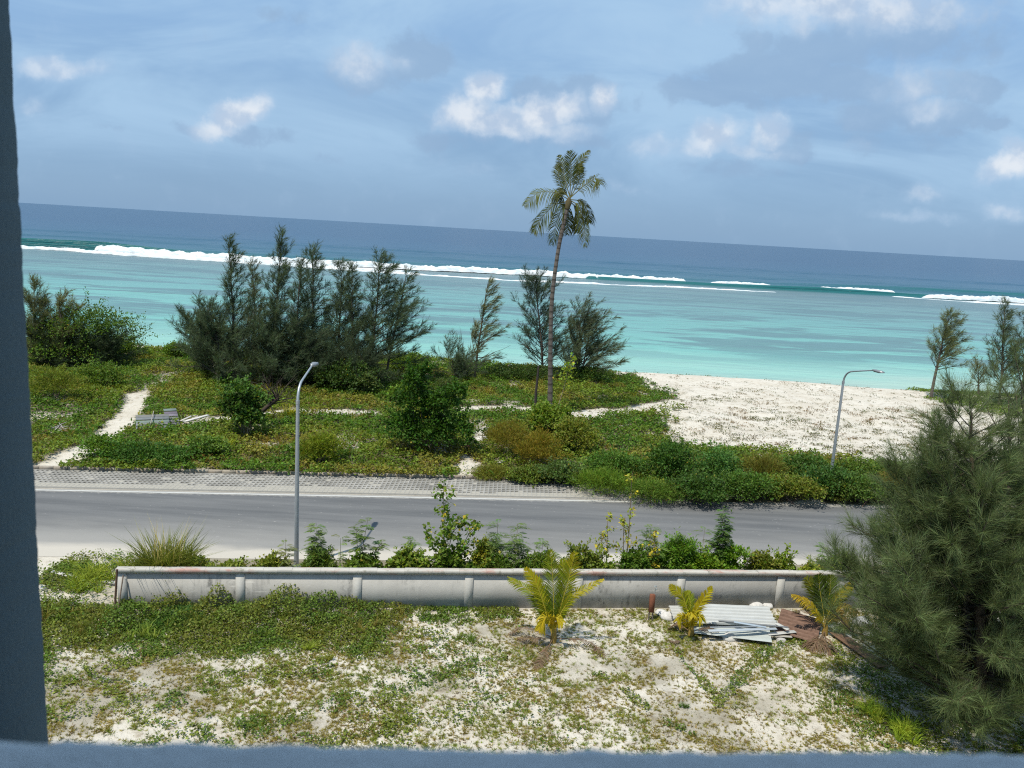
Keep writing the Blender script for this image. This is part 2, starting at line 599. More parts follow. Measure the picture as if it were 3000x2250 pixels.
# ------------------------------------------------------------------ ground
def terrain_z(x, y):
    v = road_v(x, y)
    z = np.zeros(np.shape(x))
    yard = sstep(23.6, 22.0, v)
    z = z + yard * (fbm(x * .5, y * .5, 3) - .5) * .16
    back = sstep(PAVER_F + .6, PAVER_F + 3.5, v)
    z = z + back * (fbm(x * .16, y * .16, 21) - .35) * .7
    z = z + back * (fbm(x * .9, y * .9, 31) - .5) * .12
    sh = y + (fbm(x * .05, x * 0 + 3.3, 41) - .5) * 3
    z = z * sstep(76, 70, sh)
    z = z - 2.6 * sstep(71.5, 86, sh) - 7 * sstep(88, 330, y)
    return z


def axis(parts):
    out = []
    for a, b, n in parts:
        out.append(np.linspace(a, b, n, endpoint=False))
    return np.concatenate(out + [[parts[-1][1]]])


def geo(a, b, n):
    return np.geomspace(a, b, n)


gx = np.concatenate([-geo(6000, 60, 14)[:-1], np.linspace(-60, -42, 20, endpoint=False), np.linspace(-42, 50, 264, endpoint=False), np.linspace(50, 70, 20, endpoint=False), geo(70, 6000, 14)])
gy = np.concatenate([-geo(2000, 10, 10), np.linspace(0, 13, 6), np.linspace(13.5, 90, 236), geo(95, 420, 14)])
X, Y = np.meshgrid(gx, gy)
Z = terrain_z(X, Y)
veg = np.clip(carpet_density(X, Y) * 1.1, 0, 1)
yardveg = sstep(25, 23, road_v(X, Y)) * sstep(.5, .72, fbm(X * .7, Y * .7, 61)) * .55
verge = sstep(24.6, 25.0, road_v(X, Y)) * sstep(29.3, 28.3, road_v(X, Y)) * sstep(-14, -9, X) * .85
wet = sstep(75.5, 77.5, Y)
mb = MB(); mb.grid(X, Y, Z, np.stack([np.clip(np.maximum(np.maximum(veg, yardveg), verge), 0, 1), wet, np.zeros_like(X)], -1))
struct(mb.build('ground', sand_mat(), smooth=True), 'pale coral sand ground')


def strip(name, v0, v1, x0, x1, z, mat, n=60, rough0=0.0, rough1=0.0):
    xs = np.linspace(x0, x1, n)
    a = v0 + SL * xs + (fbm(xs * .9, xs * 0, 3) - .5) * rough0
    b = v1 + SL * xs + (fbm(xs * .9, xs * 0 + 7, 5) - .5) * rough1
    m = 5
    t = np.linspace(0, 1, m)[:, None]
    XX = np.repeat(xs[None], m, 0); YY = a[None] * (1 - t) + b[None] * t
    q = MB(); q.grid(XX, YY, np.full_like(XX, z))
    return struct(q.build(name, mat))


strip('road', ROAD_N - .5, ROAD_F + .25, -300, 300, .008, road_mat(ROAD_N, ROAD_F, SL), 400)
strip('road_edge_line', ROAD_F - .03, ROAD_F + .09, -60, 5.9, .013, plain_mat('road_paint', (.47, .47, .45), .7, .25, 6), 80)

# grass pavers: real blocks with real holes, sand filled along the road
PV0, PV1 = ROAD_F + .30, PAVER_F
cw, cd, ph = .20, .27, .085
nx = int(62 / cw); ny = int((PV1 - PV0) / cd)
mb = MB()
ii, jj = np.meshgrid(np.arange(nx), np.arange(ny))
ii = ii.ravel(); jj = jj.ravel()
cx = -45 + (ii + .5) * cw; cv = PV0 + (jj + .5) * cd
nn = fbm(cx * .5, cv * 1.4, 77)
filled = (jj < 1.6 + nn * 3.0 - 1.4) | (rng.random(len(ii)) < .03) | ((cx > 3.2) & (nn > .47)) | ((cx > -3) & (jj < 3) & (nn > .5))
keep = cx < 7.0
cx, cv, filled, jj = cx[keep], cv[keep], filled[keep], jj[keep]
hw, hd = cw * .34, cd * .30
L8 = np.array([[-cw / 2, -cd / 2], [cw / 2, -cd / 2], [cw / 2, cd / 2], [-cw / 2, cd / 2], [-hw, -hd], [hw, -hd], [hw, hd], [-hw, hd]])
n = len(cx)
V = np.zeros((n, 12, 3))
V[:, :8, 0] = cx[:, None] + L8[None, :, 0]; V[:, :8, 1] = cv[:, None] + L8[None, :, 1]; V[:, :8, 2] = ph
V[:, 8:, :2] = V[:, 4:8, :2]
V[:, 8:, 2] = np.where(filled, ph - .006, .012)[:, None]
V[:, :, 1] += SL * V[:, :, 0]
fr = np.array([[0, 1, 5, 4], [1, 2, 6, 5], [2, 3, 7, 6], [3, 0, 4, 7], [4, 5, 9, 8], [5, 6, 10, 9], [6, 7, 11, 10], [7, 4, 8, 11]])
tone = np.clip(.265 + (fbm(cx * .8, cv * .8, 15) - .5) * .22 + rng.normal(0, .02, n), .2, .55)
colr = np.repeat((tone[:, None] * np.array([1, .97, .90]))[:, None], 12, 1)
soil = np.where(filled[:, None], np.array([[.34, .32, .275]]), np.array([[.030, .032, .016]]))
colr[:, 8:] = soil[:, None]
colr[:, :8] = np.where(filled[:, None, None], np.array([.31, .297, .265])[None, None], colr[:, :8])
base = (np.arange(n) * 12)[:, None, None]
mb.add(V.reshape(-1, 3), (base + fr[None]).reshape(-1, 4), colr.reshape(-1, 3))
V2 = V[:, 8:].copy()
mb.add(V2.reshape(-1, 3), np.arange(4 * n).reshape(n, 4), np.repeat(soil, 4, 0))
xs = np.array([-45, 7.0])
mb.add([[-45, PV0 - SL * 45, 0], [7, PV0 + SL * 7, 0], [7, PV0 + SL * 7, ph], [-45, PV0 - SL * 45, ph]], [[0, 1, 2, 3]], (.42, .40, .36))
struct(mb.build('grass_paver_strip', tint_mat('concrete_paver', .9, .15, 0, 5, .2)), 'concrete grass pavers beside the road')

mb = MB()
x = -45.0
while x < 4.5:
    l = .62
    mb.box((x + l / 2, PAVER_F + .09 + SL * (x + l / 2), .09), (l - .012, .14, .18), math.atan(SL), jit((.30, .265, .215), 1, .10, .015)[0], bev=.012)
    x += l
struct(mb.build('kerb', tint_mat('kerb_block', .9, .15, 0, 9, .35, .006, 40)), 'low block kerb behind the pavers')

# ------------------------------------------------------------------ sea
REEF = [(-5000, 253.0), (-160, 253.5), (-149, 253.5), (-60, 256), (0, 257), (76, 257), (160, 266), (5000, 270)]
rx = np.array([q[0] for q in REEF]); ry = np.array([q[1] for q in REEF])


def ridge(d, h, front, back):
    return h * np.where(d < 0, np.exp(-(d / front) ** 2), np.exp(-(d / back) ** 2))


def sea_z(x, y):
    yc = np.interp(x, rx, ry)
    h = np.interp(x, [-400, -200, -150, -128, -100, 0, 60, 95, 125, 150, 220, 500], [1.2, 2.2, 2.7, 2.9, 1.4, .9, .9, 1.5, .9, 1.0, 1.3, .8])
    z = ridge(y - yc, h, .8, 6)
    h2 = np.interp(x, [-400, -160, -60, 0, 90, 130, 260, 600], [.9, .8, .6, .7, .6, 1.6, 1.9, 1.0])
    z = z + ridge(y - (yc + 33 + .02 * x), h2, 3, 8)
    z = z + ridge(y - (yc + 84 - .03 * x), .8, 6, 12) + ridge(y - (yc + 165 + .05 * x), .9, 9, 16)
    amp = sstep(80, 110, y) * .07 + sstep(262, 320, y) * .25
    z = z + amp * (fbm(x * .06, y * .22, 91) - .5) * 2
    return SEA + z * sstep(1400, 700, y)


sx = np.concatenate([-geo(40000, 300, 22)[:-1], np.linspace(-300, 300, 301), geo(300, 40000, 22)[1:]])
sy = np.concatenate([np.linspace(74, 246, 116, endpoint=False), np.linspace(246, 275, 88, endpoint=False), np.linspace(275, 480, 140, endpoint=False), geo(480, 42000, 60)])
X, Y = np.meshgrid(sx, sy)
mb = MB(); mb.grid(X, Y, sea_z(X, Y))
struct(mb.build('sea', sea_mat(), smooth=True), 'turquoise lagoon and blue ocean beyond the reef')

FOAM = foam_mat()


def surf(px, h, depth, seed, back=1.0):
    """a tumbling ridge of white water along a line, local origin at its middle"""
    pts = np.array([G(a, b, SEA)[:2] for a, b in px])
    seg = np.r_[0, np.cumsum(np.hypot(*np.diff(pts, axis=0).T))]
    n = int(seg[-1] / .45)
    s = np.linspace(0, seg[-1], n)
    x = np.interp(s, seg, pts[:, 0]); y = np.interp(s, seg, pts[:, 1])
    hh = np.interp(s / seg[-1], np.linspace(0, 1, len(h)), h)
    env = sstep(0, 3, s) * sstep(0, 3, seg[-1] - s)
    env = env * np.where(hh < .8, .45 + .55 * sstep(.30, .50, fbm(s * .06, s * 0 + 2, seed + 9)), 1)
    m = 13
    t = np.linspace(0, 1, m)[:, None]
    rag = (fbm(s * .35, s * 0, seed, 5) - .5) * 1.6
    prof = np.sin(math.pi * np.clip(t * .97 + .03, 0, 1)) ** .75
    lump = .5 * fbm(s[None] * .9 + 0 * t, t * 5 + 0 * s[None], seed + 2, 4) + .5 * fbm(s[None] * 2.4 + 0 * t, t * 9 + 0 * s[None], seed + 3, 3)
    Zz = SEA - .12 + hh * env * prof * (.72 + .55 * lump) * (1 + rag * .35)
    Yy = y + rag + (t - .25) * depth * (.7 + .6 * fbm(s[None] * .3 + t * 0, t * 0, seed + 5)) + (lump - .5) * .5
    Xx = np.repeat(x[None], m, 0) + (lump - .5) * .3
    q = MB(); q.grid(Xx, Yy, Zz)
    return q


def foam_sheet(q, px, w, seed, cover=.5, z=.06):
    pts = np.array([G(a, b, SEA)[:2] for a, b in px])
    seg = np.r_[0, np.cumsum(np.hypot(*np.diff(pts, axis=0).T))]
    n = int(seg[-1] / .7)
    s = np.linspace(0, seg[-1], n)
    x = np.interp(s, seg, pts[:, 0]); y = np.interp(s, seg, pts[:, 1])
    ww = np.interp(s / seg[-1], np.linspace(0, 1, len(w)), w)
    m = 12
    t = np.linspace(0, 1, m)[:, None]
    lump = fbm(s[None] * .22 + 0 * t, t * ww[None] * .5, seed, 4)
    Yy = y + t * ww + (fbm(s * .25, s * 0, seed + 4, 4) - .5) * 1.4
    Xx = np.repeat(x[None], m, 0)
    Zz = sea_z(Xx, Yy) + z + (lump - .5) * .12 + .12 * np.exp(-(t / .15) ** 2)
    kc = .25 * (lump[:-1, :-1] + lump[1:, :-1] + lump[:-1, 1:] + lump[1:, 1:])
    lim = cover + .35 * np.exp(-(t[:-1] / .18) ** 2)
    q.grid(Xx, Yy, Zz, keep=kc < lim)


def wave(name_label, parts):
    q = MB()
    for kind, a in parts:
        if kind == 'r':
            s_ = surf(*a)
            off = q.n
            q.V += s_.V; q.C += s_.C; q.F += [(f + off, m_) for f, m_ in s_.F]; q.n += s_.n
        else:
            foam_sheet(q, *a)
    c = np.concatenate(q.V)
    mid = np.array([c[:, 0].mean(), c[:, 1].mean(), SEA])
    q.V = [v - mid for v in q.V]
    o = q.build('breaking_wave', FOAM, loc=mid, smooth=True)
    return tag(o, name_label, 'wave', 'waves breaking on the reef')


wave('long white breaker peeling from the green barrel along the reef', [
    ('r', ([(178, 724), (300, 737), (600, 757), (900, 775), (1200, 791), (1500, 805), (1750, 818), (2022, 829)], [1.4, 2.0, 1.8, 1.7, 1.8, 1.8, 1.8, 1.6, 1.3], 4.2, 3)),
    ('r', ([(230, 737), (420, 750), (650, 765), (900, 780), (1200, 796)], [.3, .9, 1.0, .8, .3], 5, 13))])
wave('thin foam line rolling over the reef in front of the long breaker', [
    ('r', ([(20, 726), (180, 734), (362, 749), (655, 767), (1050, 794), (1203, 804), (1497, 822), (2000, 843), (2298, 858)], [1.0, 1.0, .9, .7, .6, .5, .45, .4, .25], 2.4, 23))])
wave('short white crest between two green humps right of the long breaker', [
    ('r', ([(2066, 833), (2160, 837), (2276, 842)], [1.1, 1.3, .8], 2.4, 33))])
wave('narrow white crest left of the rightmost breaker', [
    ('r', ([(2385, 848), (2500, 855), (2640, 864)], [1.2, 1.4, 1.2], 2.4, 43))])
wave('rightmost thick white breaker under a dark green swell', [
    ('r', ([(2700, 872), (2800, 878), (3000, 889), (3200, 899)], [1.2, 1.8, 1.8, 1.5], 2.8, 53)),
    ('r', ([(2600, 868), (2720, 877), (2850, 886), (3000, 895), (3200, 903)], [.3, .5, .5, .5, .5], 2, 57))])
# swash at the beach
q = MB()
xs = np.linspace(-60, 80, 500)
yb = 79.0 + (fbm(xs * .05, xs * 0 + 3.3, 41) - .5) * -3 + (fbm(xs * .2, xs * 0 + 1, 71) - .5) * 1.6
t = np.linspace(0, 1, 4)[:, None]
q.grid(np.repeat(xs[None], 4, 0), yb[None] + t * (.5 + .7 * fbm(xs * .3, xs * 0, 73))[None], np.full((4, 500), SEA + .05) + .05 * t)
tag(q.build('swash_foam', FOAM), 'thin line of foam where water meets the sand', 'foam', kind='stuff')

# ------------------------------------------------------------------ plants: generators
DARK_N = (.088, .122, .066)


def casuarina(base, h, label, lean=(0, 0), rad=.17, r0=.10, nb=60, t0=.12, nper=12, nn=17, needle=(.30, .018), twig=(.35, .75),
              col=DARK_N, prof=None, asc=.95, side=(0, 0), name='casuarina_tree', group='casuarina trees', seed=None, cat='tree', trunks=1, droop=.15, wind=(0.10, 0.0), bare=0, var=1.0):
    base = np.asarray(base, float)
    root = thing(name, base, label, cat, group)
    prof = prof or (lambda t: (1 - t) ** .6 * (.35 + .65 * np.sin(math.pi * min(1, t * 1.1 + .15))))
    tr = MB(); cr = MB()
    TP = []; TD = []; TL = []
    for k in range(trunks):
        hk = h * (1 if k == 0 else rng.uniform(.72, .93))
        off = np.array([0, 0, 0]) if k == 0 else np.array([*(rng.normal(0, .25, 2)), 0])
        ln = np.array([lean[0] + (rng.normal(0, .12) if k else 0), lean[1] + (rng.normal(0, .1) if k else 0), 0]) * hk
        ts = np.linspace(0, 1, 12)
        wob = np.stack([fbm(ts * 3, ts * 0 + k, base[0] * 3.1 + 1) - .5, fbm(ts * 3, ts * 0 + k + 9, base[0] * 1.7) - .5, ts * 0], -1) * .05 * h * ts[:, None]
        tp = off + ts[:, None] ** 1.3 * ln + ts[:, None] * np.array([0, 0, hk]) + wob
        tr.tube(tp, r0 * (1 - ts) ** .8 * (1 if k == 0 else .7) + .012, 7, jit((.10, .085, .07), 1, .1)[0])
        for i in range(nb // trunks):
            t = t0 + (1 - t0) * ((i + rng.random()) / (nb // trunks))
            t = min(.985, t)
            az = i * 2.4 + rng.normal(0, .5)
            ln_b = max(.25, prof(t) * h * rad / .17 * .30 * rng.uniform(1 - .55 * var, 1 + .42 * var))
            st = np.array([np.interp(t, ts, tp[:, c]) for c in range(3)])
            el = asc * (.45 + .55 * t) + rng.normal(0, .24 * var)
            dr = np.array([math.cos(az) * math.cos(el) + side[0], math.sin(az) * math.cos(el) + side[1], math.sin(el)])
            ln_b *= 1 + .8 * (np.dot(dr[:2], side))
            dr = unit(dr)
            ss = np.linspace(0, 1, 6)
            bend = np.array([wind[0], wind[1], .22 - .5 * droop])
            bp = st + dr * ss[:, None] * ln_b + bend * (ss[:, None] ** 2) * ln_b * .6 + rng.normal(0, .02, (6, 3)) * ln_b * ss[:, None]
            tr.tube(bp, (r0 * .32 * (1 - t) ** .7 + .006) * (1 - .85 * ss) + .003, 4, jit((.085, .075, .06), 1, .1)[0], cap=False)
            m = max(3, int(ln_b * nper))
            if bare and i % bare == 0:
                continue
            s2 = rng.uniform(.22, 1.0, m) ** .8
            p2 = np.stack([np.interp(s2, ss, bp[:, c]) for c in range(3)], -1)
            tgt = unit(np.gradient(bp, axis=0))
            t2 = np.stack([np.interp(s2, ss, tgt[:, c]) for c in range(3)], -1)
            TP.append(p2); TD.append(unit(t2 * .75 + rdir(m) * .65 + np.array([wind[0], wind[1], .25]))); TL.append(rng.uniform(*twig, m) * (0.75 + .4 * (1 - t)))
    TP = np.concatenate(TP); TD = np.concatenate(TD); TL = np.concatenate(TL)
    n = len(TP)
    u = rng.random((n, nn))
    pos = (TP[:, None] + TD[:, None] * (u * TL[:, None])[..., None]).reshape(-1, 3)
    d = np.repeat(TD, nn, 0) * .95 + rdir(n * nn) * .55 + np.array([wind[0], wind[1], -droop])
    tone = np.repeat(rng.normal(1, .22, n), nn)
    c = np.clip(jit(col, n * nn, .22, .08) * tone[:, None], .008, .5)
    cr.needles(pos, d, rng.uniform(.6, 1.25, n * nn) * needle[0], needle[1], c)
    tr.build('trunk', M['bark'], root)
    cr.build('crown', M['needle'], root)
    return root


def bush(base, w, h, label, n=2600, leaf=(.11, .075), col=(.055, .10, .028), dp=None, nc=11, name='leafy_shrub', cat='shrub', group=None, stems=7,
         upright=.35, mat='leaf', top=1.0, tall=0.0, seedc=None, shape=None):
    base = np.asarray(base, float)
    dp = dp or w * .8
    root = thing(name, base, label, cat, group)
    fo = MB(); st = MB()
    if shape is None:
        a = rng.uniform(0, 2 * math.pi, nc); rr = np.sqrt(rng.random(nc)) * .62
        cx = np.cos(a) * rr * w / 2; cy = np.sin(a) * rr * dp / 2
        cz = h * (.25 + .5 * rng.random(nc) * (1.15 - rr))
        cz[0] = h * .72; cx[0] *= .3; cy[0] *= .3
        sr = np.stack([w * rng.uniform(.17, .30, nc), dp * rng.uniform(.17, .30, nc), h * rng.uniform(.17, .30, nc)], -1)
        cen = np.stack([cx, cy, cz], -1)
    else:
        cen = np.array([q[:3] for q in shape], float); sr = np.array([q[3:6] for q in shape], float); nc = len(cen)
    vol = sr.prod(1) ** (2 / 3)
    cnt = np.maximum(20, (n * vol / vol.sum())).astype(int)
    for c_, s_, k in zip(cen, sr, cnt):
        dd = rdir(k); dd[:, 2] = np.where(dd[:, 2] < -.3, -dd[:, 2] * .6, dd[:, 2])
        rad = rng.uniform(.55, 1.12, k) ** .8
        pos = c_ + dd * rad[:, None] * s_
        pos[:, 2] = np.maximum(pos[:, 2], .03)
        d = unit(dd * .7 + rdir(k) * .75 + np.array([0, 0, upright]))
        nr = unit(np.array([0, 0, 1.0]) + dd * .6 + rdir(k) * .6)
        cc = jit(np.asarray(col) * rng.normal(1, .12), k, .2, .1)
        yel = rng.random(k) < .010
        cc[yel] = jit((.16, .15, .03), int(yel.sum()), .2)
        L = rng.uniform(.65, 1.25, k)
        if mat == 'leaf':
            fo.leaves(pos, d, nr, L * leaf[0], L * leaf[1], cc)
        else:
            fo.blades(pos, d, np.array([0, 0, -.15]) + rdir(k) * .1, L * leaf[0], L * leaf[1], cc)
    # loose shoots break the outline
    for c_, s_ in zip(cen, sr):
        for _ in range(5):
            dd = unit(rng.normal(size=3) * [1, 1, .6] + [0, 0, .75])
            m = max(8, int(n / nc / 14))
            f = rng.uniform(.8, 1.75, m)
            pos = c_ + dd * s_ * f[:, None] + rng.normal(0, leaf[0] * .35, (m, 3))
            pos[:, 2] = np.maximum(pos[:, 2], .04)
            d = unit(rdir(m) + dd * .7)
            cc = jit(np.asarray(col) * 1.12, m, .2, .1)
            L = rng.uniform(.6, 1.1, m)
            if mat == 'leaf':
                fo.leaves(pos, d, np.array([0, 0, 1.0]) + rdir(m) * .6, L * leaf[0], L * leaf[1], cc)
            else:
                fo.blades(pos, d, np.array([0, 0, -.15]) + rdir(m) * .1, L * leaf[0], L * leaf[1], cc)
    for i in range(min(stems, nc)):
        ss = np.linspace(0, 1, 5)[:, None]
        g = np.array([*(rng.normal(0, .07, 2) * w), 0])
        pts = g * (1 - ss) + cen[i] * ss + rng.normal(0, .03, (5, 3)) * w * np.sin(ss * math.pi)
        st.tube(pts, np.linspace(.022, .008, 5) * (h ** .5), 5, jit((.16, .13, .09), 1, .1)[0], cap=False)
    fo.build('foliage', M['leaf'] if mat == 'leaf' else M['grass'], root)
    if stems:
        st.build('stem', M['stem'], root)
    return root


def tuft_arrays(cx, cy, cz, nb, L, W, col, spread=.8, bend=.45, out=None):
    """grass tufts at many centres, one array"""
    n = len(cx); k = nb
    N = n * k
    az = rng.uniform(0, 2 * math.pi, N); t = rng.random(N) ** .7 * spread
    d = np.stack([np.cos(az) * t, np.sin(az) * t, np.ones(N)], -1)
    Lr = np.repeat(np.broadcast_to(L, (n,)), k) * rng.uniform(.5, 1.15, N)
    r0 = Lr * .12
    pos = np.stack([np.repeat(cx, k) + np.cos(az) * r0 * rng.random(N), np.repeat(cy, k) + np.sin(az) * r0 * rng.random(N), np.repeat(cz, k)], -1)
    b = np.stack([np.cos(az) * bend, np.sin(az) * bend, -bend * .7 * np.ones(N)], -1) * rng.uniform(.3, 1.1, (N, 1))
    c = np.repeat(col, k, 0) * (1 + rng.normal(0, .16, (N, 1))) if np.ndim(col) == 2 else jit(col, N, .2, .08)
    out.blades(pos, d, b, Lr, np.broadcast_to(W, (N,)) if np.ndim(W) == 0 else np.repeat(W, k), np.clip(c, .005, .9))


def grass_clump(base, h, label, n=260, w=.02, spread=.5, col=(.16, .20, .05), plumes=0, group='grass clumps', bend=.4, tufts=9, rad=.35):
    root_ = MB()
    cx = rng.normal(0, rad * .5, tufts); cy = rng.normal(0, rad * .5, tufts)
    tuft_arrays(cx, cy, np.zeros(tufts), max(8, n // tufts), h * rng.uniform(.7, 1.1, tufts), w, jit(col, tufts, .12, .06), spread, bend, root_)
    if plumes:
        p = np.stack([rng.normal(0, rad * .4, plumes), rng.normal(0, rad * .4, plumes), np.zeros(plumes)], -1)
        root_.blades(p, np.stack([rng.normal(0, .22, plumes), rng.normal(0, .22, plumes), np.ones(plumes)], -1), rng.normal(0, .06, (plumes, 3)), h * rng.uniform(1.0, 1.35, plumes), .016, jit((.36, .30, .17), plumes, .15))
    o = root_.build('grass_clump', M['grass'], loc=base)
    return tag(o, label, 'grass clump', group)


def pinnate(mb_, pos, d, L, col, npair=11, pl=.10, pw=.022, droop=.5):
    """feathery compound leaves: arching midrib with pairs of narrow leaflets"""
    n = len(pos)
    s = np.linspace(.15, 1, npair)
    d = unit(d)
    P_ = pos[:, None] + d[:, None] * (s * L[:, None])[..., None] + np.array([0, 0, -droop]) * ((s ** 2) * L[:, None])[..., None]
    tang = unit(d[:, None] + np.array([0, 0, -2 * droop]) * s[None, :, None])
    sd = unit(np.cross(tang, np.array([0, 0, 1.0])))
    for sg in (1, -1):
        dd = (sd * sg * .9 + tang * .45 + np.array([0, 0, -.12])).reshape(-1, 3)
        pp = P_.reshape(-1, 3)
        cc = np.repeat(col, npair, 0) * (1 + rng.normal(0, .1, (n * npair, 1)))
        ll = (pl * np.sin(math.pi * np.clip(s * .8 + .15, 0, 1)))[None].repeat(n, 0).reshape(-1) * rng.uniform(.8, 1.2, n * npair)
        mb_.leaves(pp, dd, np.array([0, 0, 1.0]) + rdir(len(pp)) * .3, ll, pw * rng.uniform(.8, 1.2, n * npair), np.clip(cc, .004, .9))


def leucaena(base, h, w, label, nst=5, nl=22, col=(.075, .125, .045), lean=(0, 0), group='feathery roadside saplings', L=.42):
    root = thing('feathery_sapling', base, label, 'sapling', group)
    st = MB(); fo = MB()
    for i in range(nst):
        hh = h * (1 if i == 0 else rng.uniform(.5, .95))
        tx = np.array([lean[0] * hh + (rng.normal(0, w * .33) if i else 0), lean[1] * hh + (rng.normal(0, w * .25) if i else 0), hh * .92])
        ss = np.linspace(0, 1, 7)[:, None]
        g = np.array([*rng.normal(0, .08, 2), 0])
        pts = g + tx * np.concatenate([ss ** 1.4, ss ** 1.4, ss], 1)
        st.tube(pts, np.linspace(.018, .005, 7), 5, jit((.17, .14, .09), 1)[0], cap=False)
        k = nl
        s2 = rng.uniform(.35, 1, k) ** .7
        pos = np.stack([np.interp(s2, ss[:, 0], pts[:, c]) for c in range(3)], -1)
        az = rng.uniform(0, 2 * math.pi, k)
        d = np.stack([np.cos(az), np.sin(az), rng.uniform(.25, .9, k)], -1)
        pinnate(fo, pos, d, rng.uniform(.65, 1.2, k) * L, jit(col, k, .15), 10, .13, .03)
    st.build('stem', M['stem'], root); fo.build('foliage', M['leaf'], root)
    return root


def sapling(base, h, w, label, nb=16, per=26, leaf=(.15, .12), col=(.075, .125, .03), t0=.2, clump=.22, name='broadleaf_sapling', group=None, lean=(0, 0), stems=2, yellow=.06):
    root = thing(name, base, label, 'sapling', group)
    st = MB(); fo = MB()
    for k in range(stems):
        hh = h * (1 if k == 0 else rng.uniform(.6, .85))
        top = np.array([lean[0] * hh + (rng.normal(0, w * .25) if k else 0), lean[1] * hh, hh])
        ss = np.linspace(0, 1, 9)
        tp = top * ss[:, None] + np.stack([np.sin(ss * 5 + k) * .04 * ss * hh * .5, np.cos(ss * 4 + k) * .03 * ss * hh * .5, 0 * ss], -1)
        st.tube(tp, np.linspace(.026, .008, 9), 6, jit((.20, .17, .12), 1)[0], cap=False)
        for i in range(nb // stems + 1):
            t = t0 + (1 - t0) * (i + rng.random() * .6) / (nb // stems + 1)
            t = min(t, 1)
            p0 = np.array([np.interp(t, ss, tp[:, c]) for c in range(3)])
            az = i * 2.4 + rng.normal(0, .4)
            ln = w * .5 * rng.uniform(.45, 1.05) * (1.12 - t) ** .6
            e = p0 + np.array([math.cos(az) * ln, math.sin(az) * ln, ln * rng.uniform(.5, 1.1)])
            st.tube(np.array([p0, (p0 + e) / 2 + rng.normal(0, .03, 3), e]), [.010, .007, .004], 4, (.18, .15, .10), cap=False)
            m = per
            f = rng.random(m) ** .6
            pos = p0 + (e - p0) * f[:, None] + rdir(m) * clump * rng.random((m, 1)) ** .5
            d = unit(rdir(m) + (e - p0) * .6 + np.array([0, 0, .2]))
            cc = jit(col, m, .22, .1)
            ye = rng.random(m) < yellow
            cc[ye] = jit((.32, .28, .045), int(ye.sum()), .15)
            L = rng.uniform(.65, 1.2, m)
            fo.leaves(pos, d, np.array([0, 0, 1.0]) + rdir(m) * .7, L * leaf[0], L * leaf[1], cc)
    st.build('stem', M['stem'], root); fo.build('foliage', M['leaf'], root)
    return root


def frond(mb_, pts, ll, lw, n=56, col=(.08, .11, .03), droop=.5, vee=.3, fwd=.75, rcol=(.22, .20, .07), rr=.03, s0=.14, tipcol=None, gap=0.0, up=(0, 0, 1)):
    pts = np.asarray(pts, float)
    # resample smooth (Catmull-like by interpolation)
    k = len(pts); tt = np.linspace(0, 1, k)
    t = np.linspace(0, 1, 24)
    sm = np.stack([np.interp(t, tt, pts[:, c]) for c in range(3)], -1)
    for _ in range(3):
        sm[1:-1] = .25 * sm[:-2] + .5 * sm[1:-1] + .25 * sm[2:]
    mb_.tube(sm, rr * (1 - t * .88), 5, rcol, cap=False)
    T = unit(np.gradient(sm, axis=0))
    s = np.linspace(s0, .995, n)
    pos = np.stack([np.interp(s, t, sm[:, c]) for c in range(3)], -1)
    tg = unit(np.stack([np.interp(s, t, T[:, c]) for c in range(3)], -1))
    sd = unit(np.cross(tg, np.asarray(up, float) + np.array([.02, .03, 0])))
    nu = np.cross(sd, tg)
    env = np.sin(math.pi * np.clip(.18 + .80 * (s - s0) / (1 - s0), 0, 1)) ** .7
    for sg in (1, -1):
        kk = rng.random(n) >= gap
        m = int(kk.sum())
        d = sd[kk] * sg + tg[kk] * fwd + nu[kk] * vee + rng.normal(0, .07, (m, 3))
        c0 = jit(col, m, .14, .06)
        if tipcol is not None:
            f = sstep(.3, 1, s[kk])[:, None] * rng.uniform(.5, 1, (m, 1))
            c0 = c0 * (1 - f) + jit(tipcol, m, .12) * f
        b = np.array([0, 0, -1.0]) * droop * rng.uniform(.6, 1.3, (m, 1))
        L = ll * env[kk] * rng.uniform(.85, 1.12, m)
        # flat ribbon leaflets: width lies across the leaflet in the frond plane
        n_ = m
        dd = unit(d); side_ = unit(np.cross(dd, nu[kk] + rng.normal(0, .35, (m, 3))))
        Lc = L[:, None]; W = lw
        mid = pos[kk] + dd * Lc * .5 + b * Lc * .18
        tip = pos[kk] + dd * Lc * .9 + b * Lc
        V = np.stack([pos[kk] + side_ * W * .3, pos[kk] - side_ * W * .3, mid - side_ * W * .5, mid + side_ * W * .5, tip], 1).reshape(-1, 3)
        q = np.arange(n_)[:, None] * 5
        o = mb_.n
        mb_.add(V, q + np.array([[0, 1, 2, 3]]), np.repeat(np.clip(c0, .004, .9), 5, 0))
        mb_.F.append((q + o + np.array([[3, 2, 4]]), 0))


def gz(p):
    p = np.asarray(p, float).copy()
    p[2] = float(terrain_z(np.array([p[0]]), np.array([p[1]]))[0])
    return p


# ------------------------------------------------------------------ boundary wall
WH = 1.30
wa = G(345, 1663, WH)[:2]; wm = G(1360, 1673, WH)[:2]; wb = G(2400, 1674, WH)[:2]
wd = unit(np.array([*(wb - wa), 0])); wn = np.array([wd[1], -wd[0], 0.0])       # wn points at the house
W0 = np.array([*wa, 0.0])
wrz = math.atan2(wd[1], wd[0])
wlen = 26.0


def wp(px):                               # distance along the wall of an image column
    d = ray(px, 1700); a = np.array([[d[0], -wd[0]], [d[1], -wd[1]]])
    return np.linalg.solve(a, W0[:2])[1]


root = thing('boundary_wall', W0, 'low grey concrete wall with pilasters and faded pink coping along the yard', 'wall')


